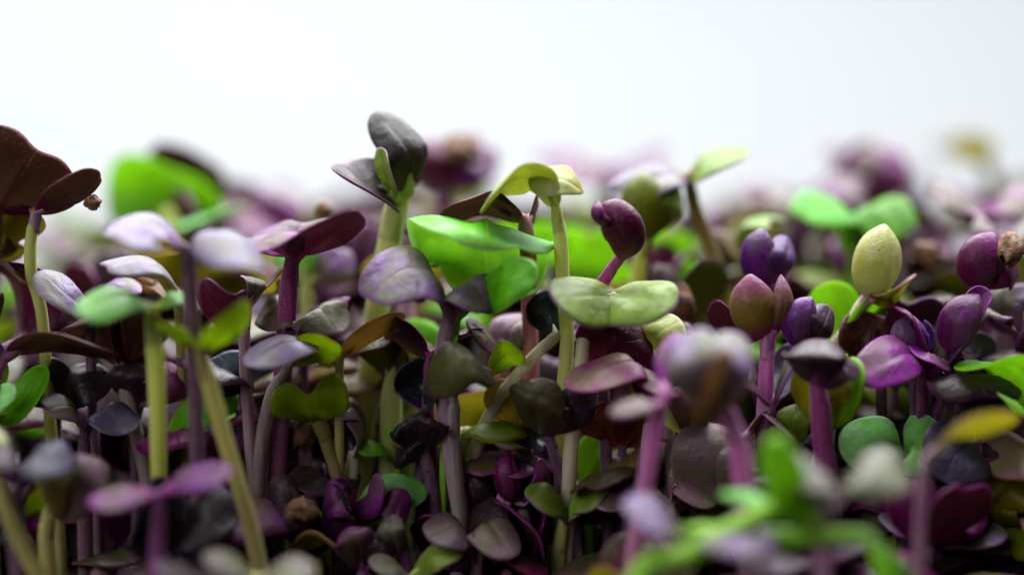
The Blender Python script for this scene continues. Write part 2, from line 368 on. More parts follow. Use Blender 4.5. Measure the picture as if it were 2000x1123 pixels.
SEED = [100]
def seedling(label, stem, radii, spal, leaves, group=None, res=18, sides=12):
    """stem: 3-D points from top to soil. leaves: dicts with pts (3-D), w, n, pal and shape options."""
    SEED[0] += 1; sd = SEED[0]
    base = np.array(stem[-1])
    root = bpy.data.objects.new('radish_seedling', None); COL.objects.link(root)
    root.empty_display_size = 0.004; root.location = tuple(base)
    root['label'] = label; root['category'] = 'seedling'
    if group: root['group'] = group
    st = np.array(stem)-base
    V, F, t, C = tube_mesh(st, radii, sides=sides, seed=sd, bump=0.03, tip=True)
    mesh_obj('stem', V, F, STEM[spal], root, dict(u=1-t))
    rt = radii[0]
    # direction of the stem at its top
    k = min(len(C)-1, 3); sdir = unit(C[0]-C[k])
    for i, L in enumerate(leaves):
        L = dict(L); pts = [np.array(p)-base for p in L.pop('pts')]; pal = L.pop('pal'); pet = L.pop('pet', 1.0)
        psp = L.pop('psp', spal); lab = L.pop('label', None)
        w = L.pop('w'); nh = L.pop('n')
        if L.pop('bud', False): v, f, at, M = bud_mesh(pts, w, nh, seed=sd*7+i, deep=L.get('deep', 0.72), seam=L.get('seam', 0.35))
        else: v, f, at, M = leaf_mesh(pts, w, nh, seed=sd*7+i, res=res, **L)
        lo = mesh_obj('leaf', v, f, LEAF[pal], root, at)
        if lab: lo['label'] = lab
        if pet == 0: continue
        # petiole from the stem top into the midrib
        b0, b1 = M[4], M[16]
        dist = np.linalg.norm(M[0]-C[0])
        start = C[0]-sdir*rt*3.2
        nn = unit(np.asarray(nh, float))
        p2 = b0; p3 = b1-nn*rt*0.10
        if dist > rt*3: P = [start, C[0]+sdir*dist*0.25, M[0], p3]
        else: P = [start, C[0]*0.6+M[0]*0.4, p2, p3]
        sdv = np.cross(unit(M[-1]-M[0]), nn)
        v, f, t, _ = tube_mesh(P, [rt*0.90*min(pet, 1.05), rt*0.98*pet, rt*0.72*pet, rt*0.14*pet], sides=10, n=14, squash=1.5, sdir=sdv if np.linalg.norm(sdv) > .01 else None, seed=sd*5+i, bump=0.02)
        mesh_obj('petiole', v, f, STEM[psp], lo, dict(u=np.full(len(t), 1.0)))
    return root

# pixel of the photograph + distance behind the sharp plane (mm) -> point in the place
CP, SP = math.cos(PITCH), math.sin(PITCH)
def at(px, py, d):
    a = (px-1000)/FPX; b = (561.5-py)/FPX
    dr = np.array((a, CP+b*SP, b*CP-SP))
    return np.array((0, 0, CAM_Z)) + dr*((FOCUS_Y+d*0.001)/dr[1])
def depth(d):          # the sharp plants stand close to one plane, the others well before or behind it
    a = abs(d); return math.copysign(a*0.5 if a <= 9 else 4.5+(a-9)*(1.22 if d > 0 else 1.12), d)
def mpp(d): return (FOCUS_Y+d*0.001)/FPX*1.01      # metres per photo pixel there

def L(pts, w, n, pal, **kw):
    return dict(pts=pts, w=w, n=n, pal=pal, **kw)
def S(label, d, stem, width, spal, leaves, group=None, lean=0.0):
    d = depth(d)
    P = [at(p[0], p[1], d+(p[2] if len(p) > 2 else 0)) for p in stem]
    end = P[-1]
    if end[2] > 0.002:
        if len(P) > 1:
            dv = P[-1]-P[-2]; sl = dv[:2]/max(0.004, -dv[2]) if dv[2] < 0 else np.zeros(2)
        else: sl = np.zeros(2)
        sl = np.clip(sl, -0.35, 0.35)
        z = end[2]
        P.append(np.array((end[0]+sl[0]*z*0.35+lean*z, end[1]+sl[1]*z*0.35, z*0.5)))
        P.append(np.array((end[0]+sl[0]*z*0.45+lean*z, end[1]+sl[1]*z*0.45, -0.001)))
    w0, w1 = width if isinstance(width, tuple) else (width, width)
    k = mpp(d)/2
    rad = list(np.linspace(w0, w1, len(P))*k)
    out = []
    for l in leaves:
        l = dict(l)
        l['pts'] = [at(p[0], p[1], d+(p[2] if len(p) > 2 else 0)) for p in l['pts']]
        l['w'] = l['w']*mpp(d)*(1.0 if l.get('bud') else 1.2)
        n = l['n']; l['n'] = (n[0], -n[2], n[1])
        if 'th' in l: l['th'] = l['th']*0.001
        out.append(l)
    return seedling(label, P, rad, spal, out, group=group, res=20 if abs(d) < 14 else 14)

# ------------------------------------------------------------------ the setting: white sweep and soil
def structure(o, name=None):
    o['kind'] = 'structure'; return o
def backdrop_material():
    N = NT('white paper')
    tc = N.n('ShaderNodeTexCoord').outputs['Object']
    p = N.n('ShaderNodeBsdfPrincipled')
    N.l(N.mix(N.noise(tc, 3.0, 2.0), (0.80, 0.82, 0.83, 1), (0.84, 0.85, 0.855, 1)), p.inputs['Base Color'])
    p.inputs['Roughness'].default_value = 0.8; p.inputs['Specular IOR Level'].default_value = 0.2
    bmp = N.n('ShaderNodeBump'); bmp.inputs['Strength'].default_value = 0.1; bmp.inputs['Distance'].default_value = 0.0005
    N.l(N.noise(tc, 400.0, 3.0), bmp.inputs['Height']); N.l(bmp.outputs[0], p.inputs['Normal'])
    N.l(p.outputs[0], N.out.inputs[0]); return N.m
def build_backdrop():
    # a tall sheet of white paper hung a little less than a metre behind the bed, its lower end rolling forward
    prof = [(1.2, 1.7-2.3*k/16) for k in range(17)]
    xs = np.linspace(-1.5, 1.5, 13); V = []; F = []
    for i, x in enumerate(xs):
        for (y, z) in prof: V.append((x, y, z))
    m = len(prof)
    for i in range(len(xs)-1):
        for j in range(m-1): F.append((i*m+j, i*m+j+1, (i+1)*m+j+1, (i+1)*m+j))
    structure(mesh_obj('backdrop', V, F, backdrop_material(), None))
build_backdrop()
def build_tabletop():
    N = NT('grey laminate'); tc = N.n('ShaderNodeTexCoord').outputs['Object']
    p = N.n('ShaderNodeBsdfPrincipled'); N.l(N.mix(N.noise(tc, 60.0, 4.0), (0.05, 0.048, 0.05, 1), (0.075, 0.07, 0.07, 1)), p.inputs['Base Color'])
    p.inputs['Roughness'].default_value = 0.6; N.l(p.outputs[0], N.out.inputs[0])
    x, y0, y1, a, b = 0.30, 0.06, 0.46, -0.031, -0.051
    V = [(sx*x, y, z) for z in (a, b) for (sx, y) in ((-1, y0), (1, y0), (1, y1), (-1, y1))]
    F = [(0, 1, 2, 3), (7, 6, 5, 4), (0, 4, 5, 1), (1, 5, 6, 2), (2, 6, 7, 3), (3, 7, 4, 0)]
    o = structure(mesh_obj('tabletop', V, F, N.m, None)); o.data.polygons.foreach_set('use_smooth', [False]*6)
build_tabletop()

def soil_material():
    N = NT('soil')
    tc = N.n('ShaderNodeTexCoord').outputs['Object']
    c = N.mix(N.ramp(N.noise(tc, 220.0, 5.0), 0.35, 0.7), lin((34, 24, 20)), lin((66, 50, 40)))
    p = N.n('ShaderNodeBsdfPrincipled'); N.l(c, p.inputs['Base Color']); p.inputs['Roughness'].default_value = 0.95
    bmp = N.n('ShaderNodeBump'); bmp.inputs['Distance'].default_value = 0.001
    N.l(N.noise(tc, 500.0, 5.0), bmp.inputs['Height']); N.l(bmp.outputs[0], p.inputs['Normal'])
    N.l(p.outputs[0], N.out.inputs[0]); return N.m
BX, BY0, BY1 = 0.16, 0.135, 0.40
def build_soil():
    rng = np.random.RandomState(5); nx, ny = 90, 74
    V = []; F = []
    ph = rng.uniform(0, 6.28, 12)
    for i in range(nx+1):
        for j in range(ny+1):
            x = -BX+2*BX*i/nx; y = BY0+(BY1-BY0)*j/ny
            e = min(i, nx-i, j, ny-j)
            z = 0.0006*(math.sin(x*260+ph[0])+math.sin(y*310+ph[1]+x*90))+rng.uniform(-0.0007, 0.0007)
            if e == 0: z = -0.0295
            elif e == 1: z -= 0.002
            V.append((x, y, z-0.0005))
    for i in range(nx):
        for j in range(ny): F.append((i*(ny+1)+j, (i+1)*(ny+1)+j, (i+1)*(ny+1)+j+1, i*(ny+1)+j+1))
    structure(mesh_obj('soil', V, F, soil_material(), None))
build_soil()

# ------------------------------------------------------------------ the seedlings the photograph shows one by one
G = 'radish seedlings standing out of the bed'
# --- upper part, far to near
S('blurred bright green seedling leaf against white backdrop, with dark purple upper edge', 46, [(330, 440), (335, 560), (340, 700)], 34, 'lime', [
  L([(320, 470), (318, 395, 4), (345, 325, 2)], 205, (0.1, 0.40, -1), 'vivid', cup=14, notch=0.05),
  L([(330, 445), (400, 425, -8), (470, 400, -14)], 110, (0.1, 1, 0.35), 'mint', cup=-10),
  L([(345, 420, 6), (370, 330, 10), (395, 303, 8)], 150, (0, 0.5, -1), 'maroon', notch=0.02)], G)
S('tall seedling with pale wide stem and one dark upright pointed leaf', 14, [(775, 385), (760, 480), (735, 620), (715, 800), (705, 930)], (52, 40), 'ygreen', [
  L([(795, 385), (800, 300, -3), (732, 220, 1)], 84, (0.5, 0.2, 0.85), 'umber', cup=-30, notch=0.0, taper=0.85),
  L([(772, 385), (735, 372, -5), (662, 318, -2)], 110, (-0.15, 1, 0.45), 'dark', cup=48, notch=0.05),
  L([(770, 390, -2), (755, 340, -6), (738, 290, -4)], 44, (-0.8, 0.1, 0.6), 'sage', cup=20, notch=0.0)], G)
S('blurred dark maroon seedling head with a brown seed coat on top', 44, [(868, 365), (872, 480), (880, 640)], 34, 'purple', [
  L([(868, 370), (830, 320, -6), (850, 268, -2)], 120, (-0.3, 0.2, 1), 'wine', cup=-45, notch=0.05),
  L([(868, 370), (910, 330, -4), (955, 268, 6)], 90, (0.4, 0.6, 0.6), 'violet', cup=-25),
  L([(868, 365), (875, 310, 6), (880, 268, 3)], 120, (0, 0.2, -1), 'brown', cup=-40)], G)
S('seedling with flat blurred purple leaf across white backdrop behind the hooked leaf', 70, [(1190, 335), (1190, 480), (1195, 640)], 36, 'purple', [
  L([(1190, 335), (1120, 318, -2), (1050, 325, -4)], 170, (0, 1, 0.25), 'purple', cup=-12),
  L([(1190, 335), (1250, 318, -2), (1308, 305, -3)], 170, (0, 1, 0.25), 'purple', cup=-12)], G)
S('blurred seedling with brown-green stem and pale wing leaf pointing up', 24, [(1342, 350), (1358, 410), (1400, 520), (1420, 640)], (26, 30), 'oliveb', [
  L([(1342, 345), (1385, 320, -2), (1442, 285, 2)], 90, (-0.3, 1, 0.25), 'sage', cup=-8, notch=0.02),
  L([(1342, 348), (1290, 342, -4), (1180, 385, -4)], 100, (0.25, 1, 0.30), 'lav', cup=-10),
  L([(1342, 350), (1320, 335, 4), (1275, 345, 6)], 90, (0.1, 1, -0.5), 'olive', cup=-10)], G)
S('blurred pale green closed bud on yellow-green stem behind the purple bud', 20, [(1262, 455), (1250, 510), (1238, 600), (1232, 720)], (30, 30), 'lime', [
  L([(1265, 470), (1262, 410, -1), (1252, 338, 0)], 104, (0.0, 0.25, 1), 'sage', bud=True, seam=0.9),
  L([(1268, 458), (1310, 405, -2), (1318, 350, 2)], 90, (0.6, 0.3, 0.6), 'sage', cup=-60, notch=0.05, th=0.6),
  L([(1262, 455), (1265, 400, 5), (1270, 360, 3)], 110, (0, 0.2, -1), 'lav', cup=-50)], G)
for lab, x, y, w, tx, d, nn, cp in (
    ('blurred bright green leaf left of the purple bud stem, behind hooked stem', 1165, 590, 108, 1150, 32, (0.1, 0.25, -1), 10),
    ('blurred bright green leaf right of the purple bud, under pale bud', 1300, 590, 112, 1312, 38, (-0.2, 0.3, -1), -14),
    ('blurred green leaf between hooked stem and rosy stem', 1030, 530, 90, 1035, 36, (0.1, 0.4, -1), 10)):
    S(lab, d, [(x, y), (x+4, y+100), (x+6, y+200)], 24, 'green', [
      L([(x, y), (x-10, y-70, 3), (tx, y-(150 if y > 550 else 90), 0)], w, nn, 'vivid', cup=cp, notch=0.15),
      L([(x, y), (x+50, y-40, -5), (x+70, y-90, -6)], w*0.7, (-0.4, 0.6, -0.7), 'vivid', cup=8)], G)
S('blurred mauve seedling with an upright leaf near the skyline', 62, [(1690, 400), (1690, 520), (1690, 660)], 34, 'purple', [
  L([(1690, 400), (1712, 340, -4), (1728, 284, 0)], 110, (-0.3, 0.3, 1), 'purple', cup=-25, notch=0.02),
  L([(1690, 400), (1680, 340, 3), (1690, 274, 2)], 90, (0.6, 0.3, 0.7), 'maroon', cup=-25, notch=0.02),
  L([(1690, 400), (1640, 330, 4), (1606, 318, 4)], 130, (0, 1, 0.5), 'purple', cup=-20)], G)
S('blurred purple arched leaf pair below the upright mauve leaf', 52, [(1560, 430), (1562, 520), (1570, 640)], 32, 'purple', [
  L([(1560, 430), (1530, 378, -3), (1474, 388, -6)], 130, (-0.1, 1, 0.4), 'purple', cup=-24),
  L([(1560, 430), (1610, 360, -3), (1708, 368, -5)], 130, (0.1, 1, 0.35), 'purple', cup=-26),
  L([(1562, 432), (1590, 400, 3), (1640, 390, 5)], 90, (0, 1, -0.5), 'olive')], G)
S('blurred little olive leaf high on thin stem near white backdrop corner', 84, [(1925, 318), (1945, 370), (1955, 520)], 26, 'oliveb', [
  L([(1925, 318), (1890, 285, -3), (1855, 282, -3)], 84, (0.1, 0.8, -0.6), 'olive', cup=-14, notch=0.05),
  L([(1925, 318), (1870, 278, 5), (1815, 280, 9)], 80, (0, 1, 0.3), 'greyleaf', cup=-14)], G)
S('blurred flat violet leaf at the frame edge above the husk bud', 36, [(1925, 410), (1925, 520), (1930, 640)], 30, 'purple', [
  L([(1925, 408), (1870, 380, -3), (1818, 392, -4)], 130, (0, 1, 0.35), 'purple', cup=-16),
  L([(1925, 408), (1970, 382, -3), (2034, 398, -4)], 140, (0, 1, 0.35), 'purple', cup=-16)], G)
S('blurred grey-purple leaf at frame edge just above the husk bud', 28, [(1960, 470), (1965, 560), (1970, 680)], 28, 'mauve', [
  L([(1955, 468), (1925, 430, -3), (1890, 425, -3)], 100, (-0.1, 1, 0.4), 'mauve', cup=-18),
  L([(1960, 468), (2000, 435, -3), (2050, 450, -4)], 110, (0.1, 1, 0.4), 'lilac', cup=-18)], G)
S('blurred pale green arched leaf beside the violet far bud', 27, [(1450, 520), (1452, 600), (1455, 720)], 24, 'oliveb', [
  L([(1450, 515), (1470, 430, -2), (1530, 440, -5)], 90, (0.2, 1, 0.3), 'sage', cup=-20),
  L([(1450, 515), (1430, 460, 3), (1405, 455, 5)], 90, (0, 1, -0.5), 'olive', cup=-14)], G)
S('large blurred light green leaf behind the lime bud', 34, [(1670, 490), (1670, 560), (1672, 680)], 26, 'green', [
  L([(1672, 492, 4), (1640, 400, -2), (1556, 428, -6)], 125, (-0.05, 1, 0.50), 'green', cup=-12, notch=0.05, taper=0.9),
  L([(1668, 492, 4), (1700, 400, -2), (1786, 458, -6)], 125, (0.12, 1, 0.50), 'green', cup=-12, notch=0.05, taper=0.9)], G)
S('pale blurred leaf behind lavender umbrella leaf with fuzzy white top', 20, [(600, 560), (602, 650), (605, 760)], 30, 'ygreen', [
  L([(600, 555), (580, 500, 0), (560, 450, 4)], 80, (-0.4, 0.6, 0.7), 'mint', cup=-20),
  L([(600, 555), (640, 520, 0), (668, 470, 3)], 90, (0.4, 0.6, 0.7), 'lilac', cup=-30)], G)
S('blurred violet seedling leaf between green leaf and tall pale stem', 58, [(520, 470), (522, 560), (525, 680)], 32, 'pink', [
  L([(520, 470), (490, 410, -2), (455, 425, -5)], 110, (-0.2, 1, 0.5), 'pink', cup=-20),
  L([(520, 470), (545, 400, 0), (570, 375, 5)], 90, (0.3, 0.6, 0.7), 'violet', cup=-20)], G)
S('blurred dusty pink seedling head close beside the tall pale stem', 40, [(680, 600), (682, 680), (684, 780)], 34, 'pink', [
  L([(680, 600), (660, 540, -3), (625, 520, -6)], 110, (-0.2, 0.8, 0.6), 'pink', cup=-30),
  L([(680, 600), (700, 530, -1), (735, 500, 2)], 110, (0.2, 0.8, 0.6), 'mauve', cup=-30),
  L([(680, 600), (680, 480, 4), (690, 440, 9)], 110, (0, 0.7, 0.7), 'lav', cup=-20)], G)
# --- left group
S('maroon-brown leaf filling the upper left corner, seen from below', 4, [(-8, 415), (-14, 520), (-18, 700)], (30, 26), 'purple', [
  L([(-8, 412), (36, 345, -3), (84, 276, -2)], 205, (-0.1, 0.35, -1), 'maroon', cup=(8, 12), notch=0.1, taper=0.7),
  L([(-12, 412), (-40, 340, 4), (-60, 290, 8)], 200, (0.3, 0.5, -0.8), 'maroon', cup=-10)], G)
S('seedling with small cupped maroon leaf beside upper left brown leaf, thin cream stem', 2, [(70, 415), (60, 470), (62, 540), (80, 600), (92, 740)], (24, 28), 'ygreen', [
  L([(72, 418), (130, 382, -2), (202, 342, 0)], 66, (-0.30, 0.75, -0.75), 'maroon', cup=(16, 30), notch=0.04, taper=0.7, psp='mauve'),
  L([(70, 415), (40, 385, 6), (0, 380, 12)], 110, (0.1, 0.8, -0.6), 'maroon', cup=-8, psp='mauve')], G)
S('olive gold leaf at left frame edge under the maroon leaf', 8, [(-25, 520), (-25, 600), (-22, 740)], 26, 'oliveb', [
  L([(-25, 505), (10, 450, 0), (58, 480, 2)], 130, (0.1, 0.5, -0.8), 'olive', cup=-12),
  L([(-25, 515), (10, 515, -3), (62, 560, -3)], 70, (0.1, 0.9, -0.5), 'olive', cup=-20)], G)
S('seedling at left frame edge with forked lilac petiole and hooded wine leaf', -2, [(-22, 730), (-40, 800), (-45, 900)], (34, 26), 'pink', [
  L([(5, 690), (60, 640, 6), (50, 550, 6), (-10, 515, 2)], 130, (-0.6, 0.1, 0.8), 'wine', cup=(-30, -10), notch=0.0, taper=0.8, pet=1.5),
  L([(5, 695), (-20, 640, -2), (5, 572, 0)], 52, (0.9, 0.1, 0.1), 'lilac', cup=35, notch=0, pet=1.4),
  L([(20, 690), (110, 660, -4), (232, 695, -5)], 96, (0.05, 0.85, -0.55), 'maroon', cup=-22, notch=0.0, taper=0.8, pet=1.3)], G)
S('dark umbrella leaf on grey-mauve stem behind the yellow-green front stem', 3, [(238, 715), (250, 790), (272, 870), (290, 960)], (28, 30), 'greyp', [
  L([(238, 715), (190, 625, 0), (105, 655, -3)], 150, (-0.15, 0.85, -0.55), 'maroon', cup=-26, notch=0.1, taper=0.7),
  L([(240, 715), (270, 620, 0), (345, 640, 0)], 150, (0.2, 0.85, -0.5), 'maroon', cup=-26, psp='dark')], G)
S('mint-topped seedling on thick yellow-green stem, blurred close to camera', -18, [(298, 615), (304, 700), (308, 800), (310, 930)], (36, 22), 'lime', [
  L([(296, 605), (240, 575, -3), (150, 615, -6)], 100, (-0.15, 1, 0.55), 'mint', cup=-22, notch=0.0, taper=0.75, pet=1.1),
  L([(308, 600), (335, 585, 0), (372, 578, 4)], 46, (0.1, 1, 0.6), 'mint', cup=-10, pet=0.9)], G)
S('blurred lavender umbrella seedling with a dark spot under its near leaf', -18, [(368, 500), (372, 580), (380, 700), (384, 850)], (30, 34), 'dark', [
  L([(362, 485), (300, 438, 0), (212, 470, -3)], 150, (-0.1, 1, 0.40), 'lav', cup=-24, notch=0.05),
  L([(372, 488), (430, 450, -2), (486, 530, -7)], 140, (0.35, 0.9, 0.20), 'lav', cup=(-34, -60), notch=0.0),
  L([(362, 490), (310, 480, 6), (258, 490, 8)], 80, (0, 1, -0.6), 'yolive', cup=-10)], G)
S('pale arched leaf with brown shaded hollow below lavender umbrella', 4, [(350, 600), (355, 680), (360, 800)], 24, 'oliveb', [
  L([(355, 605), (300, 510, -4), (195, 522, -8)], 110, (-0.1, 1, 0.28), 'lav', cup=-30, notch=0.05),
  L([(348, 600), (330, 560, 8), (250, 545, 8)], 120, (-0.1, 0.9, -0.5), 'brown', cup=-20)], G)
S('silvery lavender folded leaf left of the mint leaf', 4, [(175, 620), (178, 700), (182, 800)], 22, 'dark', [
  L([(180, 610), (130, 575, -3), (78, 528, -1)], 76, (0.5, 0.8, 0.45), 'lav', cup=-14, notch=0.0),
  L([(180, 612), (215, 560, 3), (262, 585, -2)], 66, (0.1, 1, 0.5), 'lilac', cup=-18)], G)
S('blurred olive-green leaf pair on slanting tan-green stem before the mauve stem', -21, [(392, 690), (412, 760), (440, 860), (470, 960), (500, 1075)], (34, 32), 'ochre', [
  L([(392, 690), (440, 638, -2), (490, 612, 1)], 84, (-0.25, 0.8, -0.65), 'ogreen', cup=-14, notch=0.02, psp='oliveb'),
  L([(390, 690), (362, 652, 0), (322, 655, 2)], 84, (0.2, 0.8, -0.65), 'ogreen', cup=-14, notch=0.02, psp='oliveb')], G)
# --- purple umbrella and neighbours
S('sharp dark plum umbrella leaf pair on straight magenta stem', 0, [(566, 520), (562, 600), (553, 720), (545, 850), (540, 960)], (36, 38), 'magenta', [
  L([(572, 500), (530, 458, -4), (478, 498, -8)], 120, (-0.35, 1, 0.20), 'purple', cup=(-12, -4), notch=0.05, taper=0.75, wave=0.02),
  L([(585, 500), (640, 455, -4), (714, 428, -3)], 118, (-0.28, 0.86, -0.50), 'wine', cup=-8, notch=0.0, taper=0.9, wave=0.02),
  L([(575, 500), (575, 455, 4), (600, 425, 8)], 170, (-0.2, 1, 0.12), 'purple', cup=-8, wave=0.02)], G)
S('round wine-red leaf hanging beside pale lilac fork, slim mauve stem', -3, [(478, 605), (478, 700), (484, 800), (492, 900), (505, 1010)], (24, 36), 'mauve', [
  L([(482, 575), (440, 600, -2), (388, 556, -1)], 96, (0.35, 0.55, -0.75), 'wine', cup=-12, notch=0.0, taper=0.85),
  L([(488, 590), (500, 555, 0), (480, 540, 3)], 40, (0.5, 0.4, 0.7), 'lilac', cup=10, notch=0.0),
  L([(492, 590), (525, 545, 6), (560, 560, 8)], 90, (0.0, 0.5, -0.85), 'olive', cup=-10)], G)
S('hooked pale yellow-green leaf topping a tall sharp stem', 0, [(1086, 410), (1095, 470), (1100, 560), (1108, 660), (1102, 760), (1098, 900)], (28, 26), 'ygreen', [
  L([(1086, 405), (1058, 350, 0), (995, 348, -1), (934, 416, -3)], 132, (-0.35, 1, -0.50), 'pale', cup=(-14, -14), notch=0.04, taper=0.95, pet=0.95, wave=0.03),
  L([(1140, 376, -2), (1100, 352, -2), (1036, 340, 0)], 84, (0.2, 0.8, 0.55), 'pale', cup=(-34, -10), notch=0.0, taper=0.5, pet=0, wave=0.04)], G)
S('long maroon leaf on rosy stem just behind the hooked pale leaf', 8, [(1027, 435), (1032, 500), (1034, 600), (1038, 720), (1040, 850)], (34, 26), 'rose', [
  L([(1020, 430), (950, 395, 0), (848, 428, -3)], 116, (0.10, 0.85, -0.55), 'maroon', cup=-10, notch=0.02, taper=0.75, pet=1.1),
  L([(1030, 430), (1045, 400, 3), (1052, 375, 6)], 90, (-0.3, 0.5, -0.8), 'maroon', cup=-10, pet=1.1)], G)
S('glowing green folded leaf with curled-over lip at the centre', -3, [(893, 630), (885, 670), (872, 760), (868, 860)], (16, 14), 'green', [
  L([(925, 588), (950, 540, 6), (945, 475, 7), (945, 440, 2), (950, 470, -5), (950, 490, -6)], 258, (0.04, 0.1, 1), 'green', cup=(14, 10), notch=0.0, taper=0.75, wave=0.05, th=0.55),
  L([(925, 592), (985, 555, -7), (1042, 510, -5)], 76, (-0.45, 0.5, 0.75), 'green', cup=-14, notch=0.0, taper=0.8)], G)
S('dusky lavender saddle leaf pair drooping in front of the green folded leaf', -5, [(872, 628), (864, 720), (872, 820), (888, 930), (905, 1030)], (36, 40), 'mauve', [
  L([(880, 632), (850, 540, -2), (790, 522, -3), (714, 588, -6)], 150, (-0.22, 0.9, 0.5), 'lilac', cup=(-46, -10), notch=0.02, taper=0.8, wave=0.03),
  L([(884, 630), (905, 555, 0), (930, 560, -3), (955, 612, -5)], 120, (0.35, 0.75, 0.6), 'lilac', cup=(-26, -30), notch=0.02, taper=0.8)], G)
S('brown-olive paddle leaf rising from slim ochre stem', -1, [(664, 700), (662, 780), (663, 860), (664, 950)], (19, 22), 'ochre', [
  L([(668, 698), (718, 648, -2), (792, 617, 0)], 62, (-0.35, 0.78, -0.66), 'brown', cup=-12, notch=0.0, taper=0.8, wave=0.02),
  L([(660, 700), (640, 715, 6), (610, 700, 10)], 50, (0, 1, -0.4), 'olive', cup=-8)], G)
S('seedling with blue-lavender leaf and olive leaf joined like lips', -4, [(560, 722), (532, 770), (512, 860), (505, 960), (502, 1040)], (26, 30), 'greyp', [
  L([(612, 668), (560, 668, -5), (478, 712, -8)], 84, (-0.20, 0.9, 0.55), 'lav', cup=-26, notch=0.0, taper=0.95, pet=0.8),
  L([(565, 712), (610, 680, -1), (668, 690, -1)], 80, (-0.05, 0.62, -0.75), 'ogreen', cup=-10, notch=0.0, taper=0.9, pet=0.8)], G)
S('lime-olive notched heart leaf on green stem above a brown seed', -1, [(622, 815), (640, 870), (662, 940)], (30, 26), 'oliveb', [
  L([(615, 820), (605, 780, -3), (600, 735, -1)], 132, (-0.05, 0.35, -1), 'ogreen', cup=-16, notch=0.34, taper=0.85, pet=1.2)], G)
S('blue-black spoon leaf facing the camera left of the olive pod leaf', -2, [(828, 800), (822, 850), (822, 920)], (20, 24), 'dark', [
  L([(834, 800), (815, 750, 3), (795, 703, 1)], 84, (0.15, 0.3, 1), 'navy', cup=30, notch=0.04, taper=0.8),
  L([(832, 800), (842, 770, -2), (858, 735, 1)], 40, (-0.8, 0.2, 0.5), 'navy', cup=20)], G)
S('low black-purple twin-lobed seedling head below the blue-black spoon leaf', -4, [(828, 880), (840, 930), (856, 1050)], (26, 30), 'dark', [
  L([(828, 885), (800, 830, -3), (785, 822, -1)], 84, (-0.3, 0.5, 0.9), 'black', cup=-40, th=0.6),
  L([(832, 880), (846, 830, -4), (858, 825, -2)], 62, (0.3, 0.5, 0.9), 'dark', cup=-50, th=0.6),
  L([(826, 890), (795, 890, -2), (788, 860, 0)], 70, (-0.4, 0.2, 0.9), 'black', cup=-30)], G)
S('smooth olive pod-shaped leaf with bright green companion, two mauve stems', -7, [(890, 770), (884, 830), (890, 930), (900, 1040)], (30, 34), 'greyp', [
  L([(960, 735), (900, 690, -6), (834, 766, -5)], 110, (-0.15, 0.72, 0.62), 'darkolive', cup=-46, notch=0.0, taper=0.95, pet=0.7, wave=0.02, th=0.6),
  L([(950, 730), (985, 690, 3), (1022, 690, 1)], 66, (0.0, 0.55, -0.8), 'ogreen', cup=-10, notch=0.0, pet=0.7)], G)
S('seedling leaning over on smooth pale slanting stem with dark navy leaf', 0, [(1086, 655), (1040, 700), (985, 765), (945, 835), (915, 920), (895, 1010)], (24, 32), 'cream', [
  L([(1086, 655), (1075, 610, 2), (1062, 568, 3)], 86, (-0.2, 0.2, 1), 'navy', cup=-10, notch=0.0),
  L([(1088, 655), (1130, 640, 6), (1150, 600, 8)], 70, (0, 0.5, 0.9), 'dark', cup=-10)], G)
S('pale sage-green heart leaf with two drooping lobes below the purple bud', -6, [(1165, 610, 3), (1142, 650, 1), (1134, 720), (1122, 810), (1112, 920), (1108, 1020)], (26, 38), 'cream', [
  L([(1212, 574, 4), (1165, 578, -1), (1120, 582, -4), (1078, 580, -6)], 124, (-0.05, 0.74, 0.68), 'sage', cup=(-40, -12), notch=0.0, taper=0.95, pet=0.7, wave=0.0, th=0.55),
  L([(1186, 574, 4), (1225, 578, -1), (1264, 584, -4), (1308, 612, -6)], 130, (0.08, 0.74, 0.68), 'sage', cup=(-12, -44), notch=0.0, taper=0.95, pet=0.7, wave=0.0, th=0.6)], G)
S('round blackish wine leaf hanging under the sage heart leaf', 0, [(1175, 705), (1180, 800), (1184, 900)], 24, 'dark', [
  L([(1170, 710), (1205, 665, -3), (1235, 622, 0)], 136, (0.1, 0.35, -0.95), 'wine', cup=-12, notch=0.0, taper=0.9)], G)
S('closed kidney-shaped purple bud on bent purple stem', -4, [(1207, 505, 2), (1186, 540, 4), (1163, 572, 7), (1148, 640, 10), (1140, 760, 9)], (25, 24), 'magenta', [
  L([(1214, 508, 2), (1222, 462, 1), (1202, 420, 1), (1176, 398, 2)], 92, (0.0, 0.15, 1), 'budmaroon', bud=True, seam=0.52, deep=0.8),
  L([(1192, 436, 1), (1168, 422, -2), (1168, 392, -1)], 34, (-0.7, 0.3, 0.7), 'budpurple', bud=True, seam=0.3, pet=0.4)], G)
S('pink-purple saddle leaf draped over dark leaves under the sage heart', -7, [(1270, 800), (1262, 880), (1262, 980)], 24, 'mauve', [
  L([(1268, 790), (1240, 705, -2), (1170, 722, -5), (1106, 755, -7)], 104, (-0.1, 0.92, 0.38), 'pink', cup=(-26, -36), notch=0.0, taper=0.9, pet=0.8),
  L([(1275, 792), (1285, 735, -2), (1300, 775, -6)], 90, (0.45, 0.75, 0.4), 'pink', cup=-30, notch=0.0, taper=0.9, pet=0.8)], G)
S('round dark olive cap leaf on dark bent stem left of pink saddle leaf', -5, [(1070, 840), (1085, 900), (1110, 990)], (24, 26), 'dark', [
  L([(1062, 850), (1045, 790, -5), (1085, 748, -3)], 116, (-0.15, 0.35, 0.95), 'darkolive', cup=-44, notch=0.0, taper=0.95, th=0.55),
  L([(1070, 845), (1120, 800, -3), (1150, 755, 0)], 76, (0.4, 0.6, 0.6), 'dark', cup=-34, notch=0.0)], G)
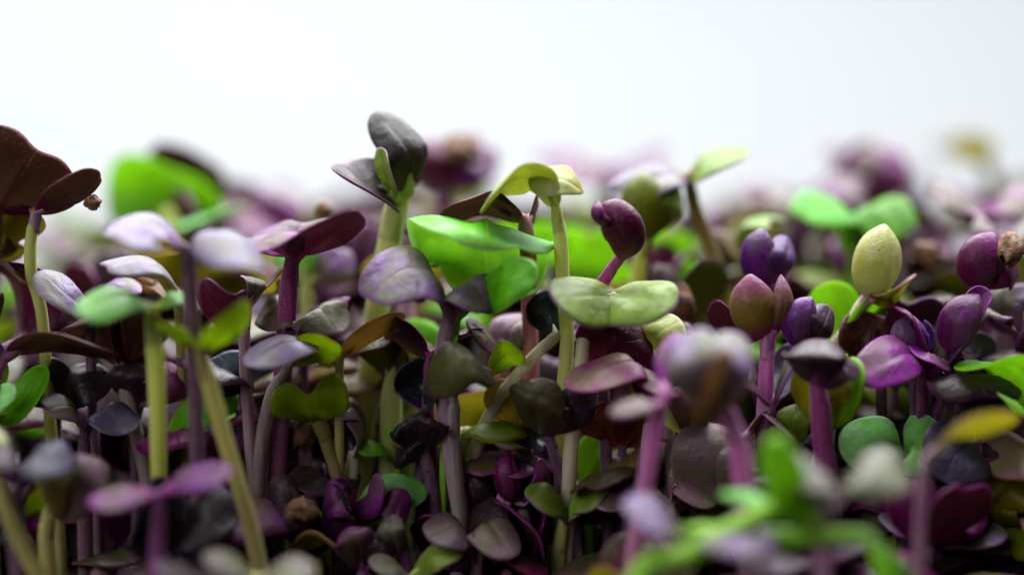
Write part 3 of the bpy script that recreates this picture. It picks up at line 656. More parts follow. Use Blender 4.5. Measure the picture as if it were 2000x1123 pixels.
S('orange-tinged olive heart leaf with red midvein between pale slanting stem and dark cap', 3, [(1008, 840), (1005, 900), (1000, 990)], 18, 'rose', [
  L([(1008, 840), (1015, 790, -2), (1020, 735, 0)], 122, (0.1, 0.2, -1), 'yolive', cup=-10, notch=0.16, taper=0.6),
  L([(1004, 838), (985, 780, 4), (972, 730, 5)], 60, (0, 0.3, -1), 'brown', cup=-14, notch=0.0)], G)
S('dark teal cup leaf with thin rim below the orange-tinged heart', -2, [(1020, 900), (1022, 960), (1024, 1040)], 18, 'dark', [
  L([(1035, 890), (1050, 855, 2), (1075, 880, 3)], 84, (0, 0.6, 0.8), 'navy', cup=30, notch=0.0),
  L([(1030, 890), (1000, 865, -3), (970, 872, -5)], 70, (0, 0.9, 0.3), 'darkolive', cup=14, notch=0.0)], G)
S('reddish brown leaf tucked under the pink saddle leaf', 0, [(1215, 880), (1215, 950), (1218, 1040)], 22, 'dark', [
  L([(1215, 875), (1190, 820, -2), (1142, 800, -4)], 110, (0, 0.5, -0.85), 'rust', cup=-10),
  L([(1218, 875), (1260, 830, -3), (1300, 830, -4)], 110, (0, 0.6, -0.75), 'rust', cup=-10)], G)
S('cream-white rounded leaf edge peeping behind big blurred violet leaf', 2, [(1305, 700), (1306, 780), (1308, 860)], 22, 'greyp', [
  L([(1300, 705), (1278, 660, -3), (1330, 625, -2)], 100, (-0.4, 0.5, 0.8), 'pale', cup=-44, notch=0.0, taper=0.9, th=0.55),
  L([(1305, 705), (1340, 670, 2), (1365, 640, 4)], 80, (0.2, 0.6, 0.7), 'mauve', cup=-20)], G)
S('pair of cream and dark olive knobbly leaves beneath the blurred violet leaf', -2, [(1345, 850), (1350, 920), (1352, 1010)], 22, 'dark', [
  L([(1345, 850), (1320, 790, -3), (1302, 760, -2)], 76, (-0.3, 0.7, 0.6), 'pale', cup=-36, notch=0.0),
  L([(1350, 850), (1350, 795, -5), (1375, 765, -4)], 92, (0.1, 0.5, 0.9), 'budolive', cup=-50, notch=0.0, th=0.6)], G)
# --- right half
S('egg-shaped olive bud with purple crown and a folded leaf at its side', -3, [(1500, 655), (1497, 720), (1493, 800), (1486, 900)], (30, 34), 'pink', [
  L([(1494, 662), (1472, 600, 0), (1464, 535, 0)], 100, (-0.02, 0.18, 1), 'budolive', bud=True, seam=0.97, deep=0.8),
  L([(1508, 655), (1530, 600, -1), (1525, 536, 1)], 44, (0.3, 0.1, 0.9), 'budolive', bud=True, seam=0.3),
  L([(1490, 655), (1430, 640, 3), (1390, 590, 4)], 66, (-0.2, 0.5, -0.8), 'wine', cup=-14, notch=0.0)], G)
S('upright lilac leaf with a forked pink petiole right of the olive bud stem', -4, [(1498, 800), (1486, 850), (1478, 930)], (24, 28), 'pink', [
  L([(1512, 785), (1540, 730, 3), (1565, 670, 4)], 76, (-0.5, 0.3, 0.8), 'slate', cup=24, notch=0.0, pet=1.3),
  L([(1510, 790), (1535, 730, -4), (1556, 675, -2)], 30, (-0.8, 0.2, 0.2), 'lilac', cup=20, notch=0.0, pet=0.8),
  L([(1500, 790), (1465, 745, -4), (1412, 722, -5)], 66, (0.1, 0.95, 0.30), 'purple', cup=-30, notch=0.0, pet=0.9)], G)
S('small dark purple bud pressed against the olive bud', -3, [(1560, 670), (1562, 760), (1566, 860)], 24, 'dark', [
  L([(1565, 682), (1562, 625, -1), (1585, 580, 0)], 78, (0, 0.3, 1), 'budviolet', bud=True, seam=0.12),
  L([(1570, 678), (1605, 640, -2), (1622, 600, 2)], 60, (0.6, 0.4, 0.6), 'dark', cup=-40, notch=0.0)], G)
S('rounded violet bud blurred behind the olive bud', 12, [(1500, 550), (1502, 640), (1505, 760)], 24, 'purple', [
  L([(1500, 558), (1482, 500, -1), (1488, 446, 0)], 80, (-0.1, 0.3, 1), 'budviolet', bud=True, seam=0.15),
  L([(1505, 553), (1535, 510, -2), (1540, 465, 2)], 66, (0.6, 0.3, 0.6), 'budviolet', cup=-50, notch=0.0)], G)
S('pale lime-green closed bud on cream slanting stem', 9, [(1692, 575), (1672, 610), (1645, 655), (1622, 690), (1608, 800)], (25, 28), 'cream', [
  L([(1700, 588), (1712, 510, -1), (1728, 438, 0)], 106, (-0.08, 0.15, 1), 'limebud', bud=True, seam=0.14, deep=0.7),
  L([(1700, 590), (1735, 575, -3), (1780, 545, 2)], 64, (0.3, 0.7, -0.5), 'olive', cup=-36, notch=0.0, psp='pink')], G)
S('dark mushroom-like purple cap on bright magenta stem, slightly blurred', -14, [(1598, 745), (1602, 800), (1607, 870), (1620, 960)], (38, 52), 'magenta', [
  L([(1598, 748), (1592, 700, -6), (1602, 662, 0)], 112, (-0.05, 0.45, 0.9), 'dark', cup=(-44, -36), notch=0.0, taper=0.95),
  L([(1602, 748), (1635, 712, -3), (1672, 708, 0)], 70, (0.2, 0.8, 0.5), 'dark', cup=-30, notch=0.0, taper=0.9),
  L([(1600, 748), (1600, 715, 5), (1610, 680, 6)], 110, (0, 0.4, -0.9), 'purple', cup=-30, notch=0.0, taper=0.95)], G)
S('smooth violet saddle leaf on purple stem in front of the rolled bud', -5, [(1800, 745), (1800, 820), (1796, 900), (1788, 1000)], (24, 40), 'purple', [
  L([(1805, 738), (1780, 690, -2), (1735, 705, -6), (1674, 748, -8)], 92, (-0.15, 0.68, 0.75), 'violet', cup=(-24, -12), notch=0.0, taper=0.9, wave=0.02),
  L([(1808, 738), (1815, 690, 0), (1832, 715, -4)], 80, (0.35, 0.8, 0.5), 'violet', cup=-22, notch=0.0, taper=0.9)], G)
S('rolled purple bud with a hollow open tip on mauve stem', -2, [(1868, 690), (1845, 760), (1815, 850), (1795, 950)], (20, 22), 'purple', [
  L([(1856, 692), (1872, 630, -2), (1912, 575, -1)], 88, (-0.35, 0.2, 0.95), 'violet', bud=True, seam=0.06, deep=0.8),
  L([(1880, 640, 0), (1905, 595, 1), (1930, 564, 1)], 54, (-0.3, 0.3, 0.9), 'violet', cup=70, notch=0.0, taper=1.0, pet=0.3),
  L([(1872, 690), (1905, 690, 3), (1925, 650, 4)], 66, (0.3, 0.4, 0.8), 'lilac', cup=-30, notch=0.0)], G)
S('small round purple bud between violet saddle leaf and lime bud', 0, [(1785, 695), (1786, 760), (1788, 860)], 22, 'purple', [
  L([(1798, 702), (1776, 662, -1), (1778, 614, 0)], 80, (-0.15, 0.35, 1), 'budviolet', bud=True, seam=0.40),
  L([(1800, 700), (1812, 665, 2), (1806, 625, 2)], 40, (0.4, 0.35, 0.6), 'budviolet', bud=True, seam=0.5)], G)
S('blackish round leaf behind the small round purple bud', 5, [(1720, 720), (1722, 800), (1724, 900)], 22, 'dark', [
  L([(1720, 720), (1700, 670, 0), (1720, 615, 2)], 110, (0, 0.3, -0.95), 'maroon', cup=-10, notch=0.0, taper=0.9)], G)
S('vivid green cup leaf behind the cream slanting stem', 10, [(1650, 720), (1652, 800), (1655, 900)], 22, 'green', [
  L([(1655, 715), (1700, 640, 0), (1765, 605, 2)], 120, (0.2, 0.6, -0.75), 'vivid', cup=-14, notch=0.0),
  L([(1650, 715), (1630, 620, 4), (1640, 550, 4)], 100, (0, 0.4, -0.9), 'vivid', cup=14, notch=0.0)], G)
S('dark plum bud carrying an orange-brown seed coat near the frame edge', 9, [(1905, 560), (1895, 620), (1880, 720)], (24, 24), 'magenta', [
  L([(1912, 570), (1915, 510, -1), (1942, 455, 0)], 98, (-0.1, 0.25, 1), 'budpurple', bud=True, seam=0.1),
  L([(1915, 562), (1955, 530, -2), (1985, 500, 2)], 90, (0.5, 0.4, 0.5), 'wine', cup=-50, notch=0.0)], G)
S('bright green spoon leaf entering at the frame edge below rolled bud', -8, [(2010, 830), (2008, 920), (2006, 1000)], 22, 'green', [
  L([(2012, 815), (1960, 715, 0), (1888, 722, -4)], 130, (0.15, 0.8, -0.30), 'vivid', cup=(26, 14), notch=0.0, taper=0.9),
  L([(2012, 815), (1985, 800, -5), (1950, 770, -6)], 70, (0.2, 0.9, 0.3), 'green', cup=30, notch=0.0)], G)
S('blurred lilac leaves at the frame edge behind the rolled bud', 12, [(1990, 660), (1992, 740), (1996, 860)], 24, 'purple', [
  L([(1985, 655), (1960, 590, 0), (1985, 540, 3)], 100, (0, 0.5, 0.9), 'lilac', cup=-24),
  L([(1985, 660), (1940, 610, -3), (1930, 640, -5)], 90, (0, 0.9, 0.4), 'purple', cup=-20)], G)
S('light mint heart leaf low beside the slate disc leaf', -7, [(1760, 960), (1755, 1010), (1752, 1080)], 26, 'ochre', [
  L([(1770, 955), (1755, 880, -2), (1705, 872, -4), (1648, 895, -6)], 118, (-0.1, 0.7, 0.75), 'mint', cup=(-22, -14), notch=0.0, taper=0.95),
  L([(1772, 955), (1780, 870, -1), (1822, 918, -4)], 116, (0.3, 0.65, 0.75), 'mint', cup=-22, notch=0.0, taper=0.95, psp='tan')], G)
S('slate purple disc leaf hanging face-on beside dark spoon leaf', -4, [(1905, 858), (1890, 940), (1850, 1010)], (20, 34), 'greyp', [
  L([(1912, 855), (1875, 880, -7), (1835, 935, -8)], 126, (-0.15, 0.35, 0.95), 'slate', cup=-14, notch=0.0, taper=0.95),
  L([(1912, 855), (1925, 890, -4), (1915, 935, -6)], 36, (0.8, 0.2, 0.6), 'purple', cup=-20, notch=0.0)], G)
S('glossy dark purple spoon leaf narrowing into a lilac petiole', -3, [(1918, 985), (1900, 1020), (1880, 1070)], (30, 30), 'pink', [
  L([(1922, 985), (1940, 930, -1), (1955, 868, 2)], 104, (0.1, 0.3, 1), 'dark', cup=30, notch=0.0, taper=0.55, pet=1.25),
  L([(1930, 975), (1970, 930, -1), (2010, 910, 0)], 60, (-0.2, 0.8, 0.5), 'lilac', cup=20, notch=0.0, pet=1.0)], G)
S('olive leaf with purple rim at lower frame edge', -9, [(1995, 1050), (2000, 1120)], 28, 'ochre', [
  L([(1990, 1045), (1930, 1000, -2), (1960, 950, -3), (2030, 930, 0)], 110, (0.2, 0.5, -0.8), 'olive', cup=-12, notch=0.0, taper=0.95)], G)
S('blurred olive-brown leaf crossing in front of the slate disc leaf', -31, [(1810, 905), (1800, 980), (1795, 1100)], (26, 28), 'mauve', [
  L([(1805, 900), (1880, 830, 0), (1978, 830, 4)], 100, (-0.1, 0.8, -0.65), 'olive', cup=-14, notch=0.0, taper=0.9)], G)
S('stubby pale green shoot lying on its side at lower edge', -3, [(1782, 1012), (1830, 1020), (1885, 1022), (1905, 1045), (1906, 1120)], (22, 26), 'lime', [
  L([(1782, 1012), (1770, 1010, -1), (1758, 1004, -1)], 26, (0, 1, 0.3), 'pale', cup=-30)], G)
S('violet blade leaf lying flat along the lower edge', -12, [(1835, 1090), (1838, 1140)], 30, 'purple', [
  L([(1835, 1070), (1790, 1035, -2), (1722, 1018, -4)], 84, (0, 1, 0.38), 'lilac', cup=-12, notch=0.0),
  L([(1835, 1070), (1900, 1040, -2), (1965, 1050, -4)], 84, (0, 1, 0.34), 'lilac', cup=-14, notch=0.0)], G)
S('blurred grey-green cap leaf on mauve stem beside the bright green blurred shoot', -38, [(1608, 1010), (1608, 1060), (1606, 1140)], (38, 40), 'mauve', [
  L([(1620, 1000), (1600, 915, 0), (1555, 950, -4)], 130, (-0.2, 0.9, 0.55), 'greyleaf', cup=-24, notch=0.0),
  L([(1622, 1000), (1690, 905, 0), (1755, 970, -4)], 150, (0.2, 0.9, 0.5), 'greyleaf', cup=-30, notch=0.0)], G)
S('bright green out-of-focus shoot crossing the lower edge close to camera', -40, [(1500, 1000), (1440, 1030), (1340, 1085), (1240, 1140)], (44, 50), 'green', [
  L([(1595, 1040), (1545, 960, -2), (1508, 850, 0)], 78, (0.25, 0.2, 0.95), 'vivid', cup=-22, notch=0.0, taper=0.8),
  L([(1505, 1000), (1460, 968, 2), (1408, 962, 4)], 40, (0, 1, 0.3), 'mint', cup=-24, notch=0.0, taper=0.9)], G)
S('bright green out-of-focus arching petiole at the lower edge', -39, [(1400, 1042), (1520, 1052), (1640, 1045), (1700, 1055), (1730, 1140)], (34, 46), 'green', [
  L([(1690, 1045), (1740, 1080, -3), (1765, 1140, -5)], 70, (0.7, 0.5, 0.4), 'vivid', cup=-14, notch=0.0)], G)
S('taupe round disc leaf seen from behind in lower middle', -8, [(1450, 860), (1452, 940), (1455, 1050)], (24, 26), 'mauve', [
  L([(1455, 850), (1400, 890, -4), (1400, 985, -4)], 150, (-0.2, 0.1, 0.95), 'taupe', cup=-10, notch=0.0, taper=0.95),
  L([(1458, 850), (1500, 810, 2), (1560, 870, -2)], 100, (0.1, 0.9, -0.3), 'mauve', cup=-20, notch=0.0)], G)
S('large blurred violet-blue leaf on mauve stem in front of the olive bud', -28, [(1430, 810), (1440, 870), (1452, 960), (1460, 1080)], (38, 40), 'pink', [
  L([(1405, 800), (1362, 720, -5), (1345, 640, 1)], 112, (-0.12, 0.45, 0.9), 'lilac', cup=(-40, -30), notch=0.05, taper=0.9),
  L([(1408, 800), (1425, 720, -3), (1440, 650, 3)], 96, (0.35, 0.45, 0.85), 'lilac', cup=-36, notch=0.0, taper=0.9),
  L([(1415, 800), (1400, 750, -6), (1380, 740, -8)], 130, (0, 0.4, 0.9), 'brown', cup=-20, notch=0.0)], G)
S('blurred slim mauve stem leaning left with small lilac leaf', -25, [(1296, 770), (1278, 850), (1262, 940), (1245, 1040), (1236, 1130)], (30, 44), 'pink', [
  L([(1294, 790), (1250, 790, -2), (1190, 808, -3)], 50, (0, 1, 0.4), 'purple', cup=-14, notch=0.0),
  L([(1296, 770), (1296, 700, 3), (1320, 650, 6)], 36, (-0.5, 0.2, 0.8), 'violet', cup=-10, notch=0.0)], G)
S('blurred lavender leaf spread wide over the lower edge', -38, [(1330, 1080), (1330, 1150)], 46, 'tan', [
  L([(1340, 1060), (1290, 1005, 0), (1235, 1015, -2)], 130, (0, 1, 0.40), 'lilac', cup=-18, notch=0.0),
  L([(1340, 1060), (1420, 1040, -3), (1510, 1075, -6)], 110, (0, 1, 0.30), 'lilac', cup=-18, notch=0.0)], G)
S('pale mauve split leaf pair above the blurred lavender leaf', -10, [(1310, 1000), (1310, 1060), (1312, 1130)], 26, 'tan', [
  L([(1310, 985), (1260, 950, -1), (1165, 990, -4)], 66, (0.1, 0.95, 0.45), 'mauve', cup=-22, notch=0.0),
  L([(1312, 985), (1330, 930, 0), (1400, 985, -3)], 80, (0.1, 0.9, 0.45), 'mauve', cup=-26, notch=0.0),
  L([(1312, 985), (1345, 920, 4), (1380, 930, 6)], 60, (0, 1, 0.6), 'taupe', cup=-14, notch=0.0)], G)
S('little olive-green curl beside magenta stem in the lower middle', -5, [(1555, 870), (1560, 940), (1562, 1000)], 20, 'oliveb', [
  L([(1560, 870), (1548, 820, -2), (1575, 788, 0)], 62, (-0.3, 0.3, 0.9), 'sage', cup=-30, notch=0.0),
  L([(1565, 870), (1585, 850, -3), (1600, 870, -3)], 40, (0.2, 0.6, 0.8), 'slate', cup=-20, notch=0.0)], G)
# --- lower middle
S('pale olive twin-lobed leaf like lips low in the middle', -8, [(1095, 1030), (1092, 1080), (1090, 1140)], (30, 34), 'ygreen', [
  L([(1100, 1018), (1085, 965, -2), (1040, 985, -5)], 92, (-0.2, 0.8, 0.7), 'sage', cup=-40, notch=0.0, taper=0.95, th=0.6),
  L([(1104, 1018), (1130, 960, -2), (1176, 980, -5)], 92, (0.2, 0.8, 0.7), 'sage', cup=-40, notch=0.0, taper=0.95, th=0.6),
  L([(1105, 1020), (1150, 950, 6), (1195, 930, 8)], 60, (0, 0.8, 0.6), 'sage', cup=-30, notch=0.0)], G)
S('glossy purple twin-lobed bud in the lower middle', -5, [(985, 970), (978, 1030), (970, 1100)], (26, 30), 'mauve', [
  L([(1002, 985), (990, 930, -1), (992, 884, 0)], 62, (-0.3, 0.4, 0.95), 'budpurple', bud=True, seam=0.1),
  L([(1020, 985), (1030, 930, 1), (1040, 888, 1)], 92, (-0.25, 0.3, 0.95), 'dark', cup=40, notch=0.0, taper=0.95, th=0.6),
  L([(1022, 985), (1060, 940, -2), (1058, 895, 0)], 42, (0.8, 0.3, 0.5), 'budpurple', cup=-40, notch=0.0)], G)
S('dull black-plum bud tucked left of the glossy twin-lobed bud', -2, [(945, 985), (945, 1040), (944, 1110)], 24, 'dark', [
  L([(955, 990), (935, 950, -1), (930, 912, 0)], 64, (-0.1, 0.4, 1), 'dark', bud=True, seam=0.3),
  L([(955, 985), (965, 945, 0), (975, 925, 1)], 60, (0.3, 0.4, 0.8), 'dark', cup=-40, notch=0.0)], G)
S('thick pale mauve bare stem in the lower middle', -3, [(1020, 1000), (1018, 1060), (1015, 1140)], (44, 54), 'greyp', [
  L([(1020, 1000), (1010, 975, 2), (1005, 960, 4)], 50, (0, 0.6, 0.8), 'dark', cup=-30, notch=0.0)], G)
S('dusty mauve leaf layered over dark leaves at the lower edge', -14, [(930, 1110), (930, 1160)], 30, 'mauve', [
  L([(930, 1100), (900, 1030, -1), (835, 1050, -4)], 100, (-0.1, 0.9, 0.45), 'taupe', cup=-26, notch=0.0),
  L([(935, 1100), (950, 1020, 0), (1000, 1090, -4)], 100, (0.3, 0.85, 0.45), 'mauve', cup=-28, notch=0.0)], G)
S('mint-green leaf lobe blurred at the lower edge beside dusty mauve leaf', -16, [(810, 1150), (810, 1200)], 30, 'ygreen', [
  L([(800, 1130), (850, 1080, -2), (905, 1062, 0)], 66, (-0.3, 0.9, 0.5), 'sage', cup=-30, notch=0.0),
  L([(800, 1130), (770, 1100, -2), (725, 1105, -4)], 70, (0, 1, 0.5), 'greyleaf', cup=-24, notch=0.0)], G)
S('tangled dark purple leaf cluster with upturned violet tip', -5, [(660, 990), (660, 1050), (660, 1120)], 26, 'dark', [
  L([(670, 990), (630, 930, 0), (585, 960, -4)], 100, (-0.1, 0.9, 0.4), 'dark', cup=-24, notch=0.0),
  L([(680, 1000), (720, 985, -4), (738, 925, -4)], 50, (-0.6, 0.4, 0.7), 'violet', cup=-40, notch=0.0),
  L([(680, 990), (660, 930, 4), (690, 940, 2)], 80, (0.1, 0.8, 0.6), 'dark', cup=20, notch=0.0)], G)
S('dark purple bud wearing a brown seed coat at lower centre left', -8, [(600, 1060), (602, 1110), (604, 1160)], 28, 'dark', [
  L([(640, 1060), (570, 980, -5), (525, 1030, -6)], 120, (-0.1, 0.6, 0.85), 'dark', cup=-44, notch=0.0, taper=0.95, th=0.6),
  L([(640, 1060), (655, 980, -5), (680, 1010, -5)], 90, (0.25, 0.6, 0.8), 'violet', cup=-46, notch=0.0, taper=0.95, th=0.6)], G)
S('flat mint-green oval leaf beside the dark purple cluster', -3, [(690, 1030), (690, 1090)], 22, 'ygreen', [
  L([(688, 1025), (750, 965, -3), (836, 955, -1)], 80, (-0.2, 0.7, 0.7), 'mint', cup=-12, notch=0.0, taper=0.85)], G)
S('olive cup leaf with rim, blurred at the lower edge', -13, [(620, 1110), (620, 1160)], 26, 'ochre', [
  L([(572, 1085), (620, 1045, -1), (672, 1075, -2)], 80, (0, 0.85, -0.55), 'olive', cup=-14, notch=0.0, taper=0.95)], G)
S('small violet nub bud blurred beside the mint oval leaf', -13, [(785, 1080), (795, 1120), (800, 1170)], 28, 'purple', [
  L([(785, 1085), (760, 1040, -3), (768, 1005, 0)], 56, (-0.2, 0.3, 0.9), 'lilac', cup=-50, notch=0.0),
  L([(770, 1040), (775, 990, 2), (790, 955, 3)], 56, (0.2, 0.3, 0.9), 'budpurple', cup=-50, notch=0.0)], G)
S('dusky violet nubs blurred just right of the olive cup leaf', -14, [(710, 1110), (712, 1160)], 34, 'purple', [
  L([(712, 1115), (690, 1060, -3), (672, 1035, -2)], 80, (-0.2, 0.6, 0.8), 'purple', cup=-44, notch=0.0),
  L([(715, 1115), (740, 1075, -2), (745, 1040, 0)], 60, (0.3, 0.6, 0.7), 'dark', cup=-40, notch=0.0)], G)
S('narrow bright green leaf crossing behind the tan-green slanting stem', 0, [(318, 895), (316, 950), (314, 1020)], 18, 'green', [
  L([(318, 880), (390, 800, -1), (472, 778, 3)], 66, (-0.30, 0.55, 0.8), 'vivid', cup=-10, notch=0.0, taper=0.9),
  L([(330, 880), (410, 815, 4), (475, 800, 8)], 50, (-0.2, 0.8, 0.5), 'vivid', cup=-10, notch=0.0)], G)
S('speckled magenta arching petiole under the narrow green leaf', 2, [(520, 815), (470, 818), (425, 850), (395, 920), (380, 1000)], (20, 26), 'magenta', [
  L([(520, 815), (560, 815, 2), (590, 845, 2)], 60, (0.1, 0.9, 0.3), 'dark', cup=-20, notch=0.0)], G)
S('grey-mauve flat leaf pair low near the left edge', -4, [(165, 850), (165, 920), (166, 1000)], (30, 30), 'dark', [
  L([(165, 845), (140, 795, -1), (88, 800, -4)], 84, (-0.1, 0.9, 0.5), 'mauve', cup=-14, notch=0.0),
  L([(168, 845), (200, 800, -1), (256, 845, -4)], 84, (0.15, 0.9, 0.42), 'slate', cup=-18, notch=0.0)], G)
S('vivid green young seedling peeking in at left frame edge', -5, [(-10, 830), (-12, 900), (-12, 1000)], 26, 'green', [
  L([(-6, 820), (50, 780, -2), (85, 712, 0)], 76, (-0.5, 0.6, 0.7), 'vivid', cup=24, notch=0.0, taper=0.8),
  L([(-6, 820), (0, 780, -5), (30, 755, -5)], 60, (-0.5, 0.6, 0.6), 'mint', cup=-14, notch=0.0),
  L([(-10, 820), (-20, 750, 1), (5, 700, 2)], 60, (0.5, 0.6, 0.6), 'vivid', cup=-14, notch=0.0)], G)
S('violet ribbon-like blurred leaf low across the left front', -29, [(310, 985), (308, 1050), (306, 1130)], 34, 'purple', [
  L([(310, 965), (250, 965, -1), (172, 985, -3)], 76, (0, 1, 0.36), 'purple', cup=-14, notch=0.0),
  L([(310, 965), (370, 930, 0), (452, 922, 0)], 84, (0, 1, 0.36), 'violet', cup=-14, notch=0.0)], G)
S('blurred olive knob head on yellow stem at lower left', -19, [(92, 1000), (90, 1060), (96, 1140)], (32, 32), 'ochre', [
  L([(100, 1000), (85, 935, -4), (140, 890, -2)], 100, (-0.3, 0.6, 0.8), 'olive', cup=-46, notch=0.0, taper=0.95, th=0.6),
  L([(110, 1005), (160, 930, -5), (205, 905, -2)], 100, (0.1, 0.6, 0.85), 'mauve', cup=-46, notch=0.0, taper=0.95, th=0.6)], G)
S('dark slate blurred leaf mass at left frame edge above yellow stem', -26, [(30, 960), (28, 1020), (40, 1140)], 34, 'dark', [
  L([(40, 960), (20, 870, 0), (-50, 900, -4)], 130, (-0.1, 0.85, 0.5), 'dark', cup=-26, notch=0.0),
  L([(45, 960), (70, 885, 0), (112, 930, -3)], 110, (0.1, 0.85, 0.45), 'slate', cup=-30, notch=0.0)], G)
S('blurred ochre-yellow bare stem slanting through lower left corner', -27, [(-5, 930), (20, 1010), (60, 1100), (80, 1150)], (32, 36), 'ochre', [
  L([(-5, 930), (-20, 880, 0), (-10, 840, 2)], 60, (0, 0.7, 0.6), 'pale', cup=-20, notch=0.0)], G)
S('black-plum blurred leaf mass under the violet ribbon leaf', -20, [(340, 1130), (340, 1190)], 34, 'dark', [
  L([(340, 1130), (310, 1015, 0), (260, 1040, -4)], 150, (-0.2, 0.7, 0.6), 'black', cup=-34, notch=0.0),
  L([(345, 1130), (380, 1015, 0), (425, 1060, -3)], 150, (0.2, 0.7, 0.6), 'black', cup=-34, notch=0.0)], G)
S('pale grey-green blurred leaf along lower edge near slanting tan stem', -35, [(500, 1130), (500, 1180)], 40, 'ygreen', [
  L([(500, 1140), (460, 1100, 0), (405, 1105, -3)], 80, (0, 1, 0.45), 'greyleaf', cup=-20, notch=0.0),
  L([(500, 1140), (550, 1105, 0), (600, 1135, -3)], 80, (0, 1, 0.40), 'greyleaf', cup=-20, notch=0.0)], G)
S('blurred magenta and tan stem crossing behind the violet ribbon leaf', -14, [(400, 960), (440, 1030), (470, 1120)], (34, 30), 'purple', [
  L([(400, 960), (400, 940, 2), (385, 930, 4)], 40, (0, 1, 0.4), 'purple', cup=-20, notch=0.0)], G)
S('dark indigo round leaf tucked behind the slim mauve stem', 3, [(470, 770), (468, 840), (466, 930)], 20, 'dark', [
  L([(490, 765), (450, 740, -2), (448, 685, 0)], 96, (-0.35, 0.3, 0.95), 'navy', cup=24, notch=0.0),
  L([(495, 765), (530, 720, 2), (545, 690, 4)], 66, (0.2, 0.5, 0.8), 'slate', cup=10, notch=0.0)], G)
S('dark purple head holding brown seed scraps behind yellow-green stem', 5, [(262, 790), (264, 860), (266, 950)], 24, 'dark', [
  L([(270, 790), (240, 740, -3), (255, 705, -1)], 100, (-0.3, 0.5, 0.8), 'dark', cup=-36, notch=0.0),
  L([(290, 790), (330, 760, -3), (325, 705, 0)], 90, (0.4, 0.3, 0.8), 'budpurple', cup=-36, notch=0.0)], G)
S('near-black leaf beneath the maroon leaf at left edge', 4, [(110, 800), (112, 870), (114, 950)], 22, 'dark', [
  L([(115, 795), (80, 740, -2), (60, 730, -2)], 100, (-0.2, 0.6, 0.7), 'black', cup=-24, notch=0.0),
  L([(115, 795), (150, 750, -2), (215, 730, 0)], 90, (0.1, 0.7, 0.6), 'black', cup=-24, notch=0.0)], G)
S('dusty rose hood leaf behind the magenta stem, with dark rim', 7, [(590, 700), (592, 780), (596, 880)], 24, 'mauve', [
  L([(600, 690), (620, 600, -2), (660, 655, -4)], 130, (0.2, 0.85, 0.4), 'mauve', cup=-30, notch=0.0, taper=0.95),
  L([(590, 690), (560, 600, -1), (505, 640, -3)], 130, (-0.2, 0.85, 0.4), 'taupe', cup=-30, notch=0.0, taper=0.95),
  L([(600, 690), (640, 590, 5), (665, 625, 6)], 110, (0.2, 0.7, -0.6), 'wine', cup=-20, notch=0.0)], G)
S('deep green dome leaf behind brown-olive paddle leaf, pale yellow stem', 8, [(765, 740), (764, 800), (762, 880), (760, 960)], (40, 40), 'ygreen', [
  L([(765, 735), (740, 660, 0), (700, 690, -3)], 120, (-0.2, 0.8, -0.4), 'darkolive', cup=-28, notch=0.0),
  L([(768, 735), (800, 650, 0), (840, 700, -3)], 120, (0.2, 0.8, -0.35), 'olive', cup=-28, notch=0.0)], G)
S('hooded dark leaf on pale rough petiole beside ochre stem', 2, [(688, 900), (686, 940), (682, 1010)], (30, 30), 'cream', [
  L([(690, 895), (712, 840, 0), (690, 795, 0), (650, 815, -2)], 76, (0.6, 0.6, 0.3), 'mauve', cup=-36, notch=0.0, taper=0.9),
  L([(690, 890), (680, 840, 6), (660, 820, 6)], 90, (0, 0.3, -1), 'black', cup=-10, notch=0.0)], G)
S('green lip-shaped leaf low behind the black twin-lobed head', 6, [(775, 920), (776, 980), (778, 1060)], 22, 'green', [
  L([(780, 915), (740, 870, -2), (702, 885, -4)], 60, (-0.1, 0.9, 0.4), 'vivid', cup=-20, notch=0.0),
  L([(782, 915), (800, 850, -1), (830, 880, -3)], 90, (0.2, 0.8, 0.3), 'olive', cup=-24, notch=0.0)], G)
S('dark maroon leaf under the lavender saddle leaf', 2, [(835, 700), (838, 780), (842, 880)], 20, 'magenta', [
  L([(838, 690), (800, 640, 0), (745, 620, 0)], 96, (0, 0.8, -0.3), 'dark', cup=-16, notch=0.0),
  L([(842, 690), (900, 650, 2), (945, 640, 2)], 90, (0, 0.9, -0.3), 'wine', cup=-16, notch=0.0)], G)
S('purple blade leaf behind the rosy stem under green folded leaf', 6, [(985, 720), (985, 800), (988, 900)], 22, 'rose', [
  L([(980, 700), (940, 650, -1), (910, 630, -2)], 60, (-0.2, 0.9, 0.4), 'purple', cup=-14, notch=0.0),
  L([(985, 700), (1000, 640, 2), (1040, 620, 4)], 90, (0, 0.9, 0.4), 'mauve', cup=-20, notch=0.0)], G)
S('dark green leaf standing upright behind bare mauve stems, lower middle', 2, [(1150, 960), (1150, 1010), (1150, 1080)], 18, 'green', [
  L([(1140, 960), (1160, 900, 2), (1195, 845, 4)], 80, (-0.2, 0.3, -0.95), 'vivid', cup=10, notch=0.0)], G)

